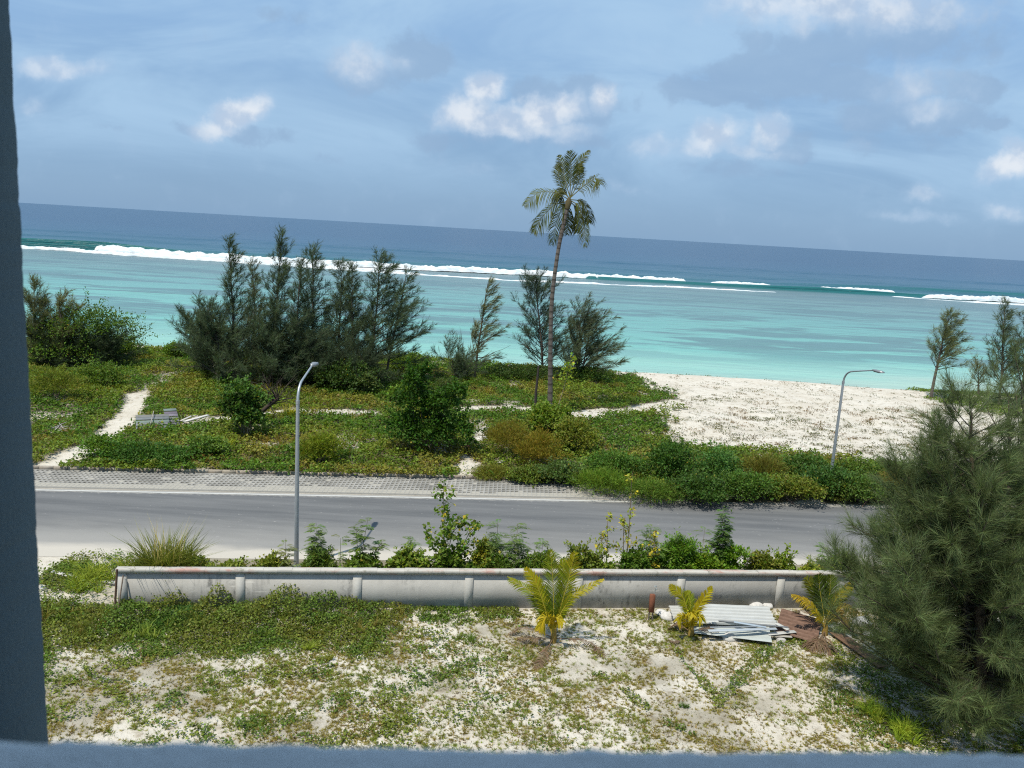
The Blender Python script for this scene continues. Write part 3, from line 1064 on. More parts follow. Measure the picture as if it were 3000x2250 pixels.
def wbox(mb_, a, b, n0, n1, z0, z1, bev=0.0):
    c = wd * (a + b) / 2 + wn * (n0 + n1) / 2; c[2] = (z0 + z1) / 2
    mb_.box(c, (b - a, abs(n1 - n0), z1 - z0), wrz, bev=bev)


CONC = concrete_mat('stained_render', (.42, .41, .385), (.10, .10, .095))
PIL = concrete_mat('pilaster_render', (.47, .46, .43), (.14, .14, .12), False)
COP = concrete_mat('faded_coping', (.47, .45, .41), (.1, .1, .09), False, True)
mb = MB(); wbox(mb, .02, wlen, -.075, .055, -.15, WH - .13); mb.build('wall_panel', CONC, root)
stations = [wp(q) for q in (345, 692, 1035, 1362, 1683, 1983, 2275, 2560)]
stations[0] = .0
while stations[-1] < wlen - 3:
    stations.append(stations[-1] + 3.4)
for s in stations:
    mb = MB(); wbox(mb, s, s + .26, -.07, .080, -.15, WH - .125); mb.build('pilaster', PIL, root)
mb = MB()
k = 60
for i in range(k):
    a, b = wlen * i / k - .03, wlen * (i + 1) / k - .033
    t = rng.normal(0, .004)
    prof = [(-.118, -.13), (.118, -.13), (.118, -.022 + t), (.10, 0.0 + t), (-.10, 0.0 + t), (-.118, -.022 + t)]
    V = []
    for s in (a, b):
        for n_, z_ in prof:
            q = wd * s + wn * n_; V.append([q[0], q[1], WH + z_])
    F = [[j, (j + 1) % 6, 6 + (j + 1) % 6, 6 + j] for j in range(6)]
    mb.add(V, F)
    if i == 0:
        mb.add(V[:6], [[5, 4, 3, 2, 1, 0]])
mb.build('coping', COP, root)

# rusty pole and two sticks leaning at the wall end
b = G(338, 1812); top = P(343, 1668, b[1])
mb = MB(); mb.tube([[0, 0, -.1], [.01, .02, .6], top - b], [.035, .033, .032], 7, (.12, .075, .05))
tag(mb.build('leaning_pole', M['rust'], loc=b), 'thin rusty pole standing before the left end of the grey wall', 'pole')
mb = MB()
e0 = W0 + wn * .55 + wd * .12; e1 = W0 + wn * .14 + wd * .2 + np.array([0, 0, 1.12])
mb.tube([(0, 0, -.05), e1 - e0], [.022, .02], 6, (.17, .13, .10))
tag(mb.build('leaning_stick', M['plank'], loc=e0), 'thin wooden stick leaning on the left end of the grey wall', 'stick')

# ------------------------------------------------------------------ street lamps
def lamp(base, h, az, arm, label, rise):
    root = thing('street_lamp', base, label, 'street lamp', 'street lamps beside the road')
    p = MB(); p.tube([[0, 0, -.2], [0, 0, .4], [0, 0, h]], [.088, .084, .058], 12, (.36, .39, .42))
    p.box((0, 0, .02), (.34, .34, .03), 0, (.30, .31, .32)); p.build('pole', M['steel'], root, smooth=False)
    p = MB(); p.tube([[0, 0, h - .02], [0, 0, h + .10]], [.068, .068], 12, (.33, .35, .37)); p.build('collar', M['steel'], root)
    d = np.array([math.cos(az), math.sin(az), 0])
    pts = []
    for t in np.linspace(0, 1, 12):
        a = min(1.0, t / .5) * math.pi / 2 * .86
        r = .62
        q = d * (r * (1 - math.cos(a))) + np.array([0, 0, r * math.sin(a)])
        if t > .5:
            e = (t - .5) / .5
            q = q + (d * math.sin(math.pi / 2 * .86) + np.array([0, 0, math.cos(math.pi / 2 * .86)])) * e * (arm - r)
        pts.append(q * np.array([1, 1, rise]) + np.array([0, 0, h + .08]))
    p = MB(); p.tube(pts, np.linspace(.048, .032, 12), 10, (.37, .40, .42)); p.build('arm', M['steel'], root, smooth=True)
    e = pts[-1]
    p = MB()
    L, Wd = .62, .22
    V = []
    for s, w, z0, z1 in ((-.08, .06, -.03, .03), (.08, .2, -.05, .05), (.45, .24, -.05, .045), (.62, .16, -.035, .02)):
        for sg in (-1, 1):
            side = np.array([-d[1], d[0], 0]) * w / 2 * sg
            V.append(e + d * s + side + np.array([0, 0, z0])); V.append(e + d * s + side * .8 + np.array([0, 0, z1]))
    F = []
    for i in range(3):
        o = i * 4
        F += [[o, o + 4, o + 5, o + 1], [o + 2, o + 3, o + 7, o + 6], [o + 1, o + 5, o + 7, o + 3], [o, o + 2, o + 6, o + 4]]
    F += [[0, 1, 3, 2], [12, 14, 15, 13]]
    p.add(V, F, (.30, .31, .32)); hd = p.build('lamp_head', M['steel'], root)
    p = MB()
    ey = e + np.array([0, 0, -.054])
    sd = np.array([-d[1], d[0], 0])
    V = [ey + d * .1 - sd * .08, ey + d * .44 - sd * .1, ey + d * .44 + sd * .1, ey + d * .1 + sd * .08]
    p.add(V + [q - np.array([0, 0, .012]) for q in V], [[0, 1, 2, 3], [7, 6, 5, 4], [0, 4, 5, 1], [1, 5, 6, 2], [2, 6, 7, 3], [3, 7, 4, 0]], (.6, .62, .6))
    p.build('lens', M['plastic'], hd)
    return root


b1 = G(868, 1662); h1 = P(874, 1182, b1[1])[2]
ang = math.atan2(rnv[1], rnv[0])
lamp(b1, h1, ang - .12, 2.05, 'grey street lamp rising behind the wall, its arm reaching away over the road', 1.0)
b2 = G(2430, 1424); h2 = P(2463, 1122, b2[1])[2]
lamp(b2, h2, ang + math.pi + .22, 2.1, 'grey street lamp among the far verge bushes, its arm reaching over the road', 1.0)

# ------------------------------------------------------------------ tall coconut palm
pb = gz(G(1611, 1222)); PY = pb[1]


def PP(px, py, dy=0.0):
    return P(px, py, PY + dy) - pb


root = thing('coconut_palm', pb, 'tall solitary coconut palm with a slim ringed trunk in front of the sea', 'palm tree', 'coconut palms')
tp = np.array([PP(1611, 1228), PP(1612, 1100), PP(1613, 999), PP(1614, 902, .1), PP(1623, 815, .1), PP(1637, 719, .2), PP(1650, 661, .2), PP(1668, 585, .2)])
n = 170
t = np.linspace(0, 1, n); tt = np.linspace(0, 1, len(tp))
tp2 = np.stack([np.interp(t, tt, tp[:, c]) for c in range(3)], -1)
for _ in range(200):
    tp2[1:-1] = .25 * tp2[:-2] + .5 * tp2[1:-1] + .25 * tp2[2:]
ringc = np.where((np.arange(n) % 5 == 0)[:, None], np.array([[.055, .047, .04]]), np.array([[.145, .125, .11]])) * rng.uniform(.8, 1.15, (n, 1))
rad = np.interp(t, [0, .04, .3, .7, 1], [.25, .175, .145, .125, .13]) * (1 + .05 * (np.arange(n) % 5 == 0))
mb = MB(); mb.tube(tp2, rad, 12, ringc); mb.build('trunk', M['bark'], root)
pg = (.105, .118, .022)
for pts, ll, droop, dk, fw in (
        ([(1669, 575), (1673, 520), (1674, 480), (1668, 443)], .95, .05, 1.0, 1.0),
        ([(1671, 578), (1688, 510), (1700, 470), (1728, 441)], .65, .25, 1.0, .9),
        ([(1670, 580), (1715, 540), (1748, 520), (1760, 540)], 1.0, .75, .9, .7),
        ([(1668, 585), (1625, 562), (1575, 562), (1536, 602)], 1.0, .75, 1.15, .7),
        ([(1668, 588), (1622, 600), (1582, 642), (1563, 682)], .9, .7, 1.15, .8),
        ([(1670, 590), (1648, 605), (1628, 655), (1617, 715)], .9, .75, 1.2, .8),
        ([(1672, 588), (1697, 602), (1710, 660), (1716, 722)], .8, .75, 1.1, .8),
        ([(1672, 585), (1705, 588), (1723, 620), (1727, 652)], .85, .8, .6, .7),
        ([(1668, 588), (1664, 620), (1665, 650), (1662, 686)], .8, .7, .8, .8),
        ([(1668, 582), (1645, 545), (1634, 505), (1636, 478)], .75, .3, .75, .9),
        ([(1670, 582), (1695, 535), (1700, 500), (1699, 480)], .7, .3, .75, .9),
        ([(1668, 582), (1650, 560), (1640, 560), (1636, 590)], .9, .75, .55, .7),
        ([(1671, 580), (1655, 530), (1650, 490), (1638, 455)], .85, .2, .95, 1.0),
        ([(1668, 588), (1690, 610), (1694, 645), (1690, 680)], .8, .75, .7, .8)):
    dy0 = rng.uniform(-1.1, 1.1)
    q = [PP(a, b_, .2 + dy0 * k / 3) for k, (a, b_) in enumerate(pts)]
    mb = MB(); frond(mb, q, ll * .95, .040, 50, np.array(pg) * dk * .85, droop, .15, fw, (.20, .19, .07), .035, .18, gap=.08, up=(.1, -.75, .65))
    mb.build('frond', M['palm'], root)
mb = MB()
mb.tube([PP(1661, 612, .2), PP(1666, 592, .2), PP(1668, 578, .2)], [.16, .22, .06], 10, (.10, .085, .045)); mb.build('crown_shaft', M['bark'], root)

# dead trunk and thin sapling beside it
b = gz(G(1565, 1245)); mb = MB()
mb.tube([[0, 0, -.1], P(1570, 1150, b[1]) - b, P(1578, 1072, b[1]) - b], [.10, .085, .06], 7, (.06, .05, .045))
tag(mb.build('dead_tree', M['bark'], loc=b), 'thin dark dead trunk standing left of the tall palm', 'dead tree')
b = gz(G(1628, 1218))
sapling(b, 3.6, 2.2, 'slender sapling with lime green leaves right of the tall palm trunk', nb=11, per=16, leaf=(.22, .16), col=(.13, .19, .035), t0=.45, lean=(.22, 0), stems=1, clump=.3)

# ------------------------------------------------------------------ beach casuarinas
def cas(bx, by, tx, ty, label, **k):
    b = gz(G(bx, by)); T = P(tx, ty, b[1])
    h = T[2] - b[2]
    return casuarina(b, h, label, lean=((T[0] - b[0]) / h, 0), **k)


LG = 'casuarinas in the tall clump'
slim = lambda t: .22 + 1.0 * (1 - t) ** .85 * (.65 + .35 * math.sin(math.pi * min(1, .25 + t)))
cas(690, 1128, 668, 715, 'leftmost tall feathery casuarina of the clump, thin open top', rad=.12, nb=84, prof=slim, side=(.15, 0), group=LG, t0=.12, asc=1.15)
cas(745, 1100, 742, 772, 'pale slim casuarina second from left in the tall clump', rad=.10, nb=69, prof=slim, group=LG, t0=.13, col=(.125, .135, .07), asc=1.15)
cas(800, 1135, 820, 700, 'tallest casuarina of the clump with a narrow pointed top', rad=.13, nb=96, prof=slim, group=LG, t0=.13, asc=1.1)
cas(868, 1120, 880, 775, 'dense casuarina in the middle of the clump, right of the tallest', rad=.12, nb=79, prof=slim, group=LG, t0=.13)
cas(915, 1108, 918, 740, 'casuarina with a bare spiky tip above the lamp head', rad=.14, nb=88, prof=slim, group=LG, t0=.13, asc=.8)
cas(990, 1115, 1000, 775, 'dark casuarina with drooping foliage right of the lamp head', rad=.14, nb=96, prof=slim, group=LG, t0=.13, droop=.35)
cas(1035, 1125, 1032, 790, 'slim casuarina with a straight trunk near the right of the clump', rad=.12, nb=79, prof=slim, group=LG, t0=.13)
cas(1085, 1128, 1115, 752, 'broad casuarina at the right edge of the clump with long right branches', rad=.145, nb=104, prof=slim, side=(.28, 0), group=LG, t0=.15, asc=.75)
cas(1130, 1120, 1195, 800, 'thin casuarina leaning right at the clump edge', rad=.15, nb=72, prof=slim, side=(.3, 0), group=LG, t0=.18, asc=.8, bare=4)
cas(600, 1105, 560, 945, 'low bushy casuarina at the left foot of the tall clump', rad=.36, nb=96, prof=lambda t: 1.0 - .45 * t, group=LG, t0=.04, trunks=3, asc=.9, nn=16)
cas(660, 1128, 610, 900, 'bushy mid height casuarina filling the left side of the clump', rad=.30, nb=108, prof=lambda t: 1.05 - .7 * t, group=LG, t0=.03, trunks=3, nn=17, side=(-.1, 0))
cas(790, 1140, 800, 985, 'short dense casuarina bush below the tallest tree', rad=.40, nb=96, prof=lambda t: 1.0 - .5 * t, group=LG, t0=.03, trunks=3, nn=17)
cas(960, 1140, 955, 1035, 'low dark casuarina bush under the middle of the clump', rad=.50, nb=70, prof=lambda t: 1.0 - .4 * t, group=LG, t0=.03, trunks=3, nn=18, col=(.062, .088, .048))
cas(1062, 1146, 1058, 1045, 'low dark casuarina bush under the right half of the clump', rad=.50, nb=70, prof=lambda t: 1.0 - .4 * t, group=LG, t0=.03, trunks=3, nn=18, col=(.062, .088, .048))
cas(880, 1138, 884, 1000, 'rounded casuarina bush between the tallest tree and the lamp head', rad=.42, nb=80, prof=lambda t: 1.0 - .4 * t, group=LG, t0=.03, trunks=3, nn=18, col=(.070, .098, .052))
cas(165, 1078, 150, 985, 'spreading dark casuarina bush at the foot of the tree beside the column', rad=.52, nb=90, prof=lambda t: 1.0 - .4 * t, t0=.03, trunks=4, nn=20, col=(.055, .082, .04), asc=.7)
cas(275, 1082, 262, 985, 'wide dark casuarina bush sloping down toward the turquoise gap', rad=.46, nb=90, prof=lambda t: 1.0 - .4 * t, t0=.03, trunks=4, nn=20, col=(.055, .082, .04), asc=.65, side=(.3, 0))
MG = 'casuarinas around the tall palm'
cas(1390, 1112, 1432, 826, 'light olive casuarina leaning right, left of the tall palm', rad=.135, nb=54, prof=slim, group=MG, side=(.25, 0), t0=.1, col=(.17, .175, .075), wind=(.45, 0), asc=1.1, bare=5)
cas(1590, 1112, 1566, 822, 'dark upright casuarina just behind the tall palm trunk', rad=.22, nb=84, prof=lambda t: (1 - t) ** .5 * (.5 + .5 * t) + .18, group=MG, t0=.1, asc=.85, col=(.075, .105, .068))
cas(1690, 1122, 1712, 925, 'bushy casuarina right of the tall palm sweeping to the right', rad=.36, nb=110, prof=lambda t: 1.0 - .55 * t, group=MG, t0=.03, trunks=3, wind=(.35, 0), nn=16, asc=1.0, col=(.10, .125, .07))
cas(1360, 1118, 1340, 1040, 'low grass-like casuarina at the foot of the leaning olive one', rad=.42, nb=46, prof=lambda t: 1.0, group=MG, t0=.02, trunks=3, nn=14)
cas(110, 1075, 96, 858, 'casuarina rising beside the grey column above a dark bush', rad=.20, nb=90, prof=lambda t: 1 - .5 * t, t0=.1, trunks=2, asc=1.1, col=(.14, .155, .075))
cas(196, 1082, 170, 885, 'pale casuarina with fanned tips left of the open turquoise gap', rad=.19, nb=60, prof=lambda t: 1 - .4 * t, t0=.12, trunks=2, asc=1.1, side=(.2, 0), col=(.165, .17, .075), bare=5)
cas(2727, 1168, 2778, 925, 'wind-swept small casuarina with a leaning bare trunk on the open beach', rad=.115, nb=70, prof=lambda t: 1.15 * math.sin(math.pi * (.25 + .65 * t)), t0=.34, side=(.15, 0), asc=.95, wind=(.18, 0), droop=.35, r0=.13, col=(.14, .16, .07), nn=15)
cas(2925, 1192, 2945, 895, 'slender casuarina behind the beach creepers near the right edge', rad=.125, nb=76, prof=slim, t0=.16, asc=1.0, col=(.10, .13, .07))
cas(2990, 1195, 3010, 890, 'casuarina cut by the right edge of the view above the beach', rad=.14, nb=76, prof=slim, t0=.16, asc=1.0, col=(.10, .125, .07))
cas(2865, 1165, 2866, 1085, 'tiny spiky young casuarina alone on the creeper berm', rad=.30, nb=24, prof=lambda t: .8, t0=.35, asc=1.1, col=(.18, .19, .09), nn=12)

# near casuarinas at the right
NC = 'large casuarinas in the yard'
near = lambda t: (.26 + 1.05 * (1 - t) ** 1.05 * (.62 + .38 * math.sin(math.pi * min(1, .25 + t)))) * (.66 + .34 * min(1, t / .25))
b = gz(np.array([12.6, 19.4, 0])); T = P(2835, 1205, b[1])
casuarina(b, T[2], 'huge grey-green feathery casuarina filling the lower right of the yard', lean=((T[0] - b[0]) / T[2], 0), rad=.225, r0=.16, nb=260, t0=.03, nper=11, nn=44, needle=(.38, .0078),
          twig=(.3, .75), prof=near, asc=.72, trunks=4, droop=.08, side=(-.10, .05), var=.5, group=NC, col=(.120, .158, .066))
b = gz(np.array([14.1, 20.9, 0]))
casuarina(b, 9.5, 'tall casuarina behind the huge one, its bare upper branches at the right edge', lean=(-.10, 0), rad=.21, r0=.15, nb=130, t0=.05, nper=8, nn=36, needle=(.34, .0068),
          twig=(.3, .7), prof=near, asc=.9, trunks=3, droop=.1, var=.7, group=NC, col=(.105, .138, .06), bare=3)

# dead leaning tree with bare twigs
b = gz(G(728, 1262)); mb = MB()
tip = P(815, 1168, b[1]) - b
k = np.linspace(0, 1, 7)[:, None]
mb.tube(tip * k + np.array([0, 0, .12]) * np.sin(k * math.pi), np.linspace(.14, .10, 7), 7, (.07, .055, .045))
for i in range(26):
    a = rng.normal(0, .75); l = rng.uniform(.8, 2.0)
    s = tip * rng.uniform(.72, 1)
    e = s + np.array([math.sin(a) * l, rng.normal(0, .4), math.cos(a) * l * .9])
    m_ = (s + e) / 2 + rng.normal(0, .12, 3)
    mb.tube([s, m_, e], [.035, .02, .006], 5, (.075, .06, .05), cap=False)
    for j in range(2):
        e2 = m_ + rng.normal(0, .35, 3) + np.array([0, 0, .4])
        mb.tube([m_, e2], [.014, .004], 4, (.08, .065, .05), cap=False)
tag(mb.build('dead_tree', M['bark'], loc=b), 'dead dark tree leaning right with bare twigs below the casuarina clump', 'dead tree')
b = gz(G(1365, 1110)); mb = MB()
for i in range(16):
    l = rng.uniform(1.5, 4.6); a = rng.normal(-.1, .22)
    e = np.array([math.sin(a) * l, rng.normal(0, .3), l])
    m_ = e * .5 + rng.normal(0, .08, 3)
    mb.tube([(0, 0, 0), m_, e], [.03, .018, .005], 4, (.13, .11, .095), cap=False)
tag(mb.build('dead_shrub', M['stem'], loc=b), 'spray of bare grey twigs left of the olive leaning casuarina', 'dead shrub')

# ------------------------------------------------------------------ shrubs seaward of the road
GR = (.056, .10, .024); DG = (.035, .075, .024); LGc = (.085, .135, .028); OL = (.105, .115, .03)


def B(px, py, wpx, hpx, label, **k):
    b = gz(G(px, py)); s = b[1] / math.cos(math.atan(b[0] / b[1])) / FPX * 1.02
    k.setdefault('n', 2400)
    return bush(b, wpx * s, hpx * s, label, **k)


SG = 'shrubs in the creeper field'
s_ = gz(G(1250, 1335))
mpx = s_[1] / FPX * 1.03
shape = [(0, 0, 1.2, 1.5, 1.4, 1.1), (-.9, -.2, 2.6, .9, 1.0, 1.0), (-.75, 0, 3.6, .62, .7, .8), (.9, 0, 2.4, .8, .9, 1.0), (1.35, .1, 3.1, .55, .6, .6), (.1, 0, 2.5, .9, .9, .8), (-1.2, -.4, 1.2, .9, .9, .9), (1.5, -.2, 1.1, .9, .9, .9), (-.35, .1, 4.1, .4, .45, .5), (.2, -.6, .8, 1.3, .9, .7)]
bush(s_, 4.6, 4.4, 'big dark vine-covered shrub in the middle of the creeper field', n=9500, leaf=(.15, .12), col=(.026, .066, .013), shape=shape, name='vine_covered_shrub', group=SG)
B(718, 1290, 135, 165, 'rounded dark green bush in front of the dead leaning tree', n=5200, leaf=(.17, .14), col=(.042, .09, .026), group=SG, tall=1)
B(270, 1078, 320, 170, 'wide leafy bush at the left beside the turquoise gap', n=7000, leaf=(.17, .10), col=(.050, .095, .022), group=SG, nc=16)
B(360, 1048, 140, 60, 'glossy bright green berm bush right of the wide leafy bush', n=3600, leaf=(.18, .10), col=(.075, .135, .025), group=SG)
B(160, 1185, 180, 90, 'yellowish feathery bush beside the grey column', n=4200, leaf=(.2, .035), col=(.095, .125, .028), group=SG, mat='grass', upright=.6)
B(300, 1145, 190, 75, 'mid green bush just above the sandy path bend', n=3600, leaf=(.15, .09), col=(.06, .105, .024), group=SG)
B(520, 1055, 90, 45, 'small bright bush on the berm left of the casuarina clump', n=2000, leaf=(.17, .11), col=(.07, .13, .025), group=SG)
B(1190, 1095, 160, 60, 'bright leafy bush under the right side of the casuarina clump', n=3600, leaf=(.16, .11), col=(.075, .13, .026), group=SG)
B(860, 1135, 210, 75, 'dark undergrowth bush below the casuarina trunks', n=4600, leaf=(.18, .08), col=(.032, .058, .022), group=SG, nc=14)
B(1010, 1150, 230, 95, 'deep green undergrowth bush right of the lamp head', n=5600, leaf=(.17, .11), col=(.032, .062, .022), group=SG, nc=16)
B(1070, 1165, 80, 70, 'pale leafed small bush before the dark undergrowth', n=1500, leaf=(.16, .13), col=(.065, .10, .045), group=SG)
B(1540, 1115, 230, 50, 'dark low bush in the shade behind the tall palm', n=3600, leaf=(.16, .09), col=(.035, .065, .024), group=SG, nc=14)
B(1720, 1130, 160, 45, 'dark low bush below the right-sweeping casuarina', n=2600, leaf=(.16, .09), col=(.04, .075, .024), group=SG)
B(1310, 1150, 90, 45, 'small dark bush beside the bare grey twigs', n=1500, leaf=(.2, .04), col=(.045, .07, .03), group=SG)
B(1180, 1190, 110, 60, 'light green leafy bush left of the vine-covered shrub', n=2200, leaf=(.16, .12), col=(.085, .145, .03), group=SG)
B(945, 1365, 150, 100, 'yellow-green feathery bush right of the near lamp pole', n=4200, leaf=(.20, .03), col=(.10, .135, .02), group=SG, mat='grass', upright=.7)
B(430, 1362, 250, 62, 'dark green rounded bush at the edge of the grass pavers', n=5200, leaf=(.12, .07), col=(.036, .085, .022), group=SG, nc=14)
B(300, 1345, 150, 60, 'bright green bush left of the dark paver-edge bush', n=3000, leaf=(.12, .08), col=(.065, .125, .025), group=SG)
B(600, 1345, 130, 55, 'pale green leafy bush near the paver edge', n=2400, leaf=(.13, .09), col=(.08, .14, .04), group=SG)
B(1610, 1275, 190, 90, 'leafy green bush around the foot of the tall palm', n=3800, leaf=(.17, .13), col=(.085, .135, .026), group=SG)
B(1490, 1345, 200, 110, 'rusty orange dried bush beside the sandy gap', n=5200, leaf=(.22, .02), col=(.105, .098, .022), group=SG, mat='grass', upright=.8, nc=13)
B(1580, 1370, 150, 100, 'olive brown grassy bush right of the rusty one', n=4200, leaf=(.22, .022), col=(.125, .11, .022), group=SG, mat='grass', upright=.8)
B(1690, 1335, 180, 95, 'olive green bush between the palm and the road', n=3800, leaf=(.15, .09), col=(.095, .12, .026), group=SG)
RG = 'bushes along the far road verge'
for px, py, w, h, lab, kw in (
        (1440, 1400, 110, 45, 'low dry bush at the sandy gap by the pavers', dict(col=OL, mat='grass', leaf=(.16, .02), upright=.6)),
        (1540, 1412, 120, 60, 'small olive bush overhanging the grass pavers', dict(col=(.07, .10, .025))),
        (1650, 1420, 150, 85, 'grey-green round bush behind the paver end', dict(col=(.05, .085, .034), leaf=(.12, .09))),
        (1770, 1452, 170, 80, 'bright grassy bush covering the end of the pavers', dict(col=(.075, .13, .024), mat='grass', leaf=(.24, .02), upright=.8)),
        (1800, 1405, 170, 110, 'mid green bush second row behind the paver end', dict(col=(.05, .105, .026))),
        (1900, 1468, 170, 70, 'low feathery bush touching the road right of the white line', dict(col=(.06, .105, .024), mat='grass', leaf=(.2, .025), upright=.5)),
        (1960, 1415, 120, 165, 'tall dark conical bush at the edge of the open sand', dict(col=(.034, .080, .020), n=4600)),
        (2040, 1470, 170, 85, 'dark bush with shadowed hollows on the road edge', dict(col=(.035, .075, .022))),
        (2110, 1405, 150, 120, 'feathery green bush right of the conical one', dict(col=(.042, .098, .032), n=3800)),
        (2180, 1470, 170, 95, 'broad green bush on the road edge left of the far lamp', dict(col=(.045, .09, .022))),
        (2230, 1410, 140, 105, 'brownish weedy bush with upright stalks', dict(col=(.10, .105, .032), mat='grass', leaf=(.24, .02), upright=1.1)),
        (2310, 1470, 160, 80, 'olive bush before the far lamp post', dict(col=(.085, .11, .024))),
        (2345, 1410, 140, 100, 'green bush left of the far lamp post', dict(col=(.045, .09, .028))),
        (2420, 1462, 150, 95, 'deep green bush at the foot of the far lamp post', dict(col=(.036, .082, .028))),
        (2490, 1420, 150, 85, 'leafy bush right of the far lamp post', dict(col=(.06, .10, .024))),
        (2520, 1475, 170, 85, 'low bush on the road edge right of the far lamp', dict(col=(.05, .09, .026))),
        (2610, 1415, 150, 70, 'rounded green bush by the open sand near the large casuarina', dict(col=(.05, .10, .022))),
        (2640, 1470, 180, 80, 'dry brownish bush beside the large casuarina', dict(col=(.12, .105, .04), mat='grass', leaf=(.22, .02), upright=.8)),
        (2780, 1470, 220, 90, 'bush partly behind the large casuarina crown', dict(col=(.06, .095, .026))),
        (2940, 1465, 220, 90, 'bush on the verge at the right edge of the view', dict(col=(.07, .11, .026)))):
    kw.setdefault('n', 4200); kw.setdefault('leaf', (.13, .075))
    B(px, py, w * 1.25, h * (.82 if py < 1440 else 1.0), lab, group=RG, nc=19, **kw)

# ------------------------------------------------------------------ verge between wall and road
VG = 'plants on the verge behind the wall'


def V_(px, pyv, dep=.9):
    """ground point on the verge, dep metres behind the wall in image column px"""
    s = wp(px)
    return gz(W0 + wd * s - wn * dep)


def hpx(base, px, py):
    return P(px, py, base[1])[2] - base[2]


for px, dep, top, w, lab, kw in (
        (395, 1.0, 1640, 1.0, 'low weedy bush right of the wall corner', dict(col=(.075, .11, .026))),
        (560, 1.2, 1600, 1.3, 'small bush right of the tall grass clump', dict(col=(.07, .105, .03))),
        (650, .9, 1632, 1.4, 'low flat bush behind the second wall panel', dict(col=(.075, .11, .028))),
        (770, 1.1, 1610, 1.3, 'olive bush left of the near lamp pole', dict(col=(.08, .11, .028))),
        (930, .9, 1592, 1.1, 'shadowy bush right of the near lamp pole', dict(col=(.045, .08, .024))),
        (1070, 1.0, 1600, 1.5, 'leafy bush with light tips between two feathery saplings', dict(col=(.06, .11, .026), leaf=(.15, .11))),
        (1190, 1.0, 1585, 1.3, 'mid green bush left of the tall broadleaf sapling', dict(col=(.07, .115, .028), leaf=(.15, .11))),
        (1330, .9, 1580, 1.7, 'dense bush around the foot of the tall broadleaf sapling', dict(col=(.055, .10, .024), leaf=(.15, .11))),
        (1430, 1.3, 1560, .9, 'yellow flecked bush right of the tall broadleaf sapling', dict(col=(.11, .14, .03))),
        (1480, .8, 1600, 1.5, 'dark bush under the wide feathery sapling', dict(col=(.045, .085, .022))),
        (1590, .9, 1605, 1.4, 'green bush behind the largest young palm', dict(col=(.05, .09, .024))),
        (1715, 1.0, 1590, 1.5, 'low bush right of the largest young palm', dict(col=(.065, .10, .028), leaf=(.11, .08))),
        (1790, .8, 1625, 1.2, 'creeping low bush left of the yellow leafed sapling', dict(col=(.065, .11, .026))),
        (1880, .9, 1570, 1.3, 'dark bush at the foot of the yellow leafed sapling', dict(col=(.04, .085, .02))),
        (2010, 1.1, 1545, 1.4, 'bright mounded bush right of the yellow leafed sapling', dict(col=(.05, .115, .02), n=3600)),
        (2090, .8, 1590, 1.5, 'low bright bush before the leafy column', dict(col=(.062, .125, .018))),
        (2170, 1.0, 1565, 1.5, 'vine-draped bush below the leafy column', dict(col=(.055, .12, .018), n=3600)),
        (2260, .9, 1590, 1.3, 'olive bush above the corrugated sheets', dict(col=(.08, .11, .03))),
        (2330, 1.0, 1600, 1.3, 'light green bush above the scrap heap', dict(col=(.075, .12, .026))),
        (2410, .8, 1630, .9, 'small yellow-green bush before the sandy road edge', dict(col=(.11, .15, .03))),
        (2500, 1.0, 1595, 1.3, 'low bush beside the large near casuarina', dict(col=(.065, .11, .026)))):
    b = V_(px, 0, dep)
    kw.setdefault('leaf', (.11, .075)); kw.setdefault('n', 3200)
    i_ = int(px)
    if i_ % 3 == 0 and 'leaf' in kw:
        kw['leaf'] = (.17, .045)
    kw['col'] = tuple(np.array(kw['col']) * [1.3, 1.18, 1.0])
    bush(b, w * (1.15 + .35 * ((i_ * 7) % 10) / 10), max(.35, hpx(b, px, top)) * (.84 + .34 * ((i_ * 3) % 10) / 10), lab, dp=1.3, group=VG, nc=9 + i_ % 5, **kw)

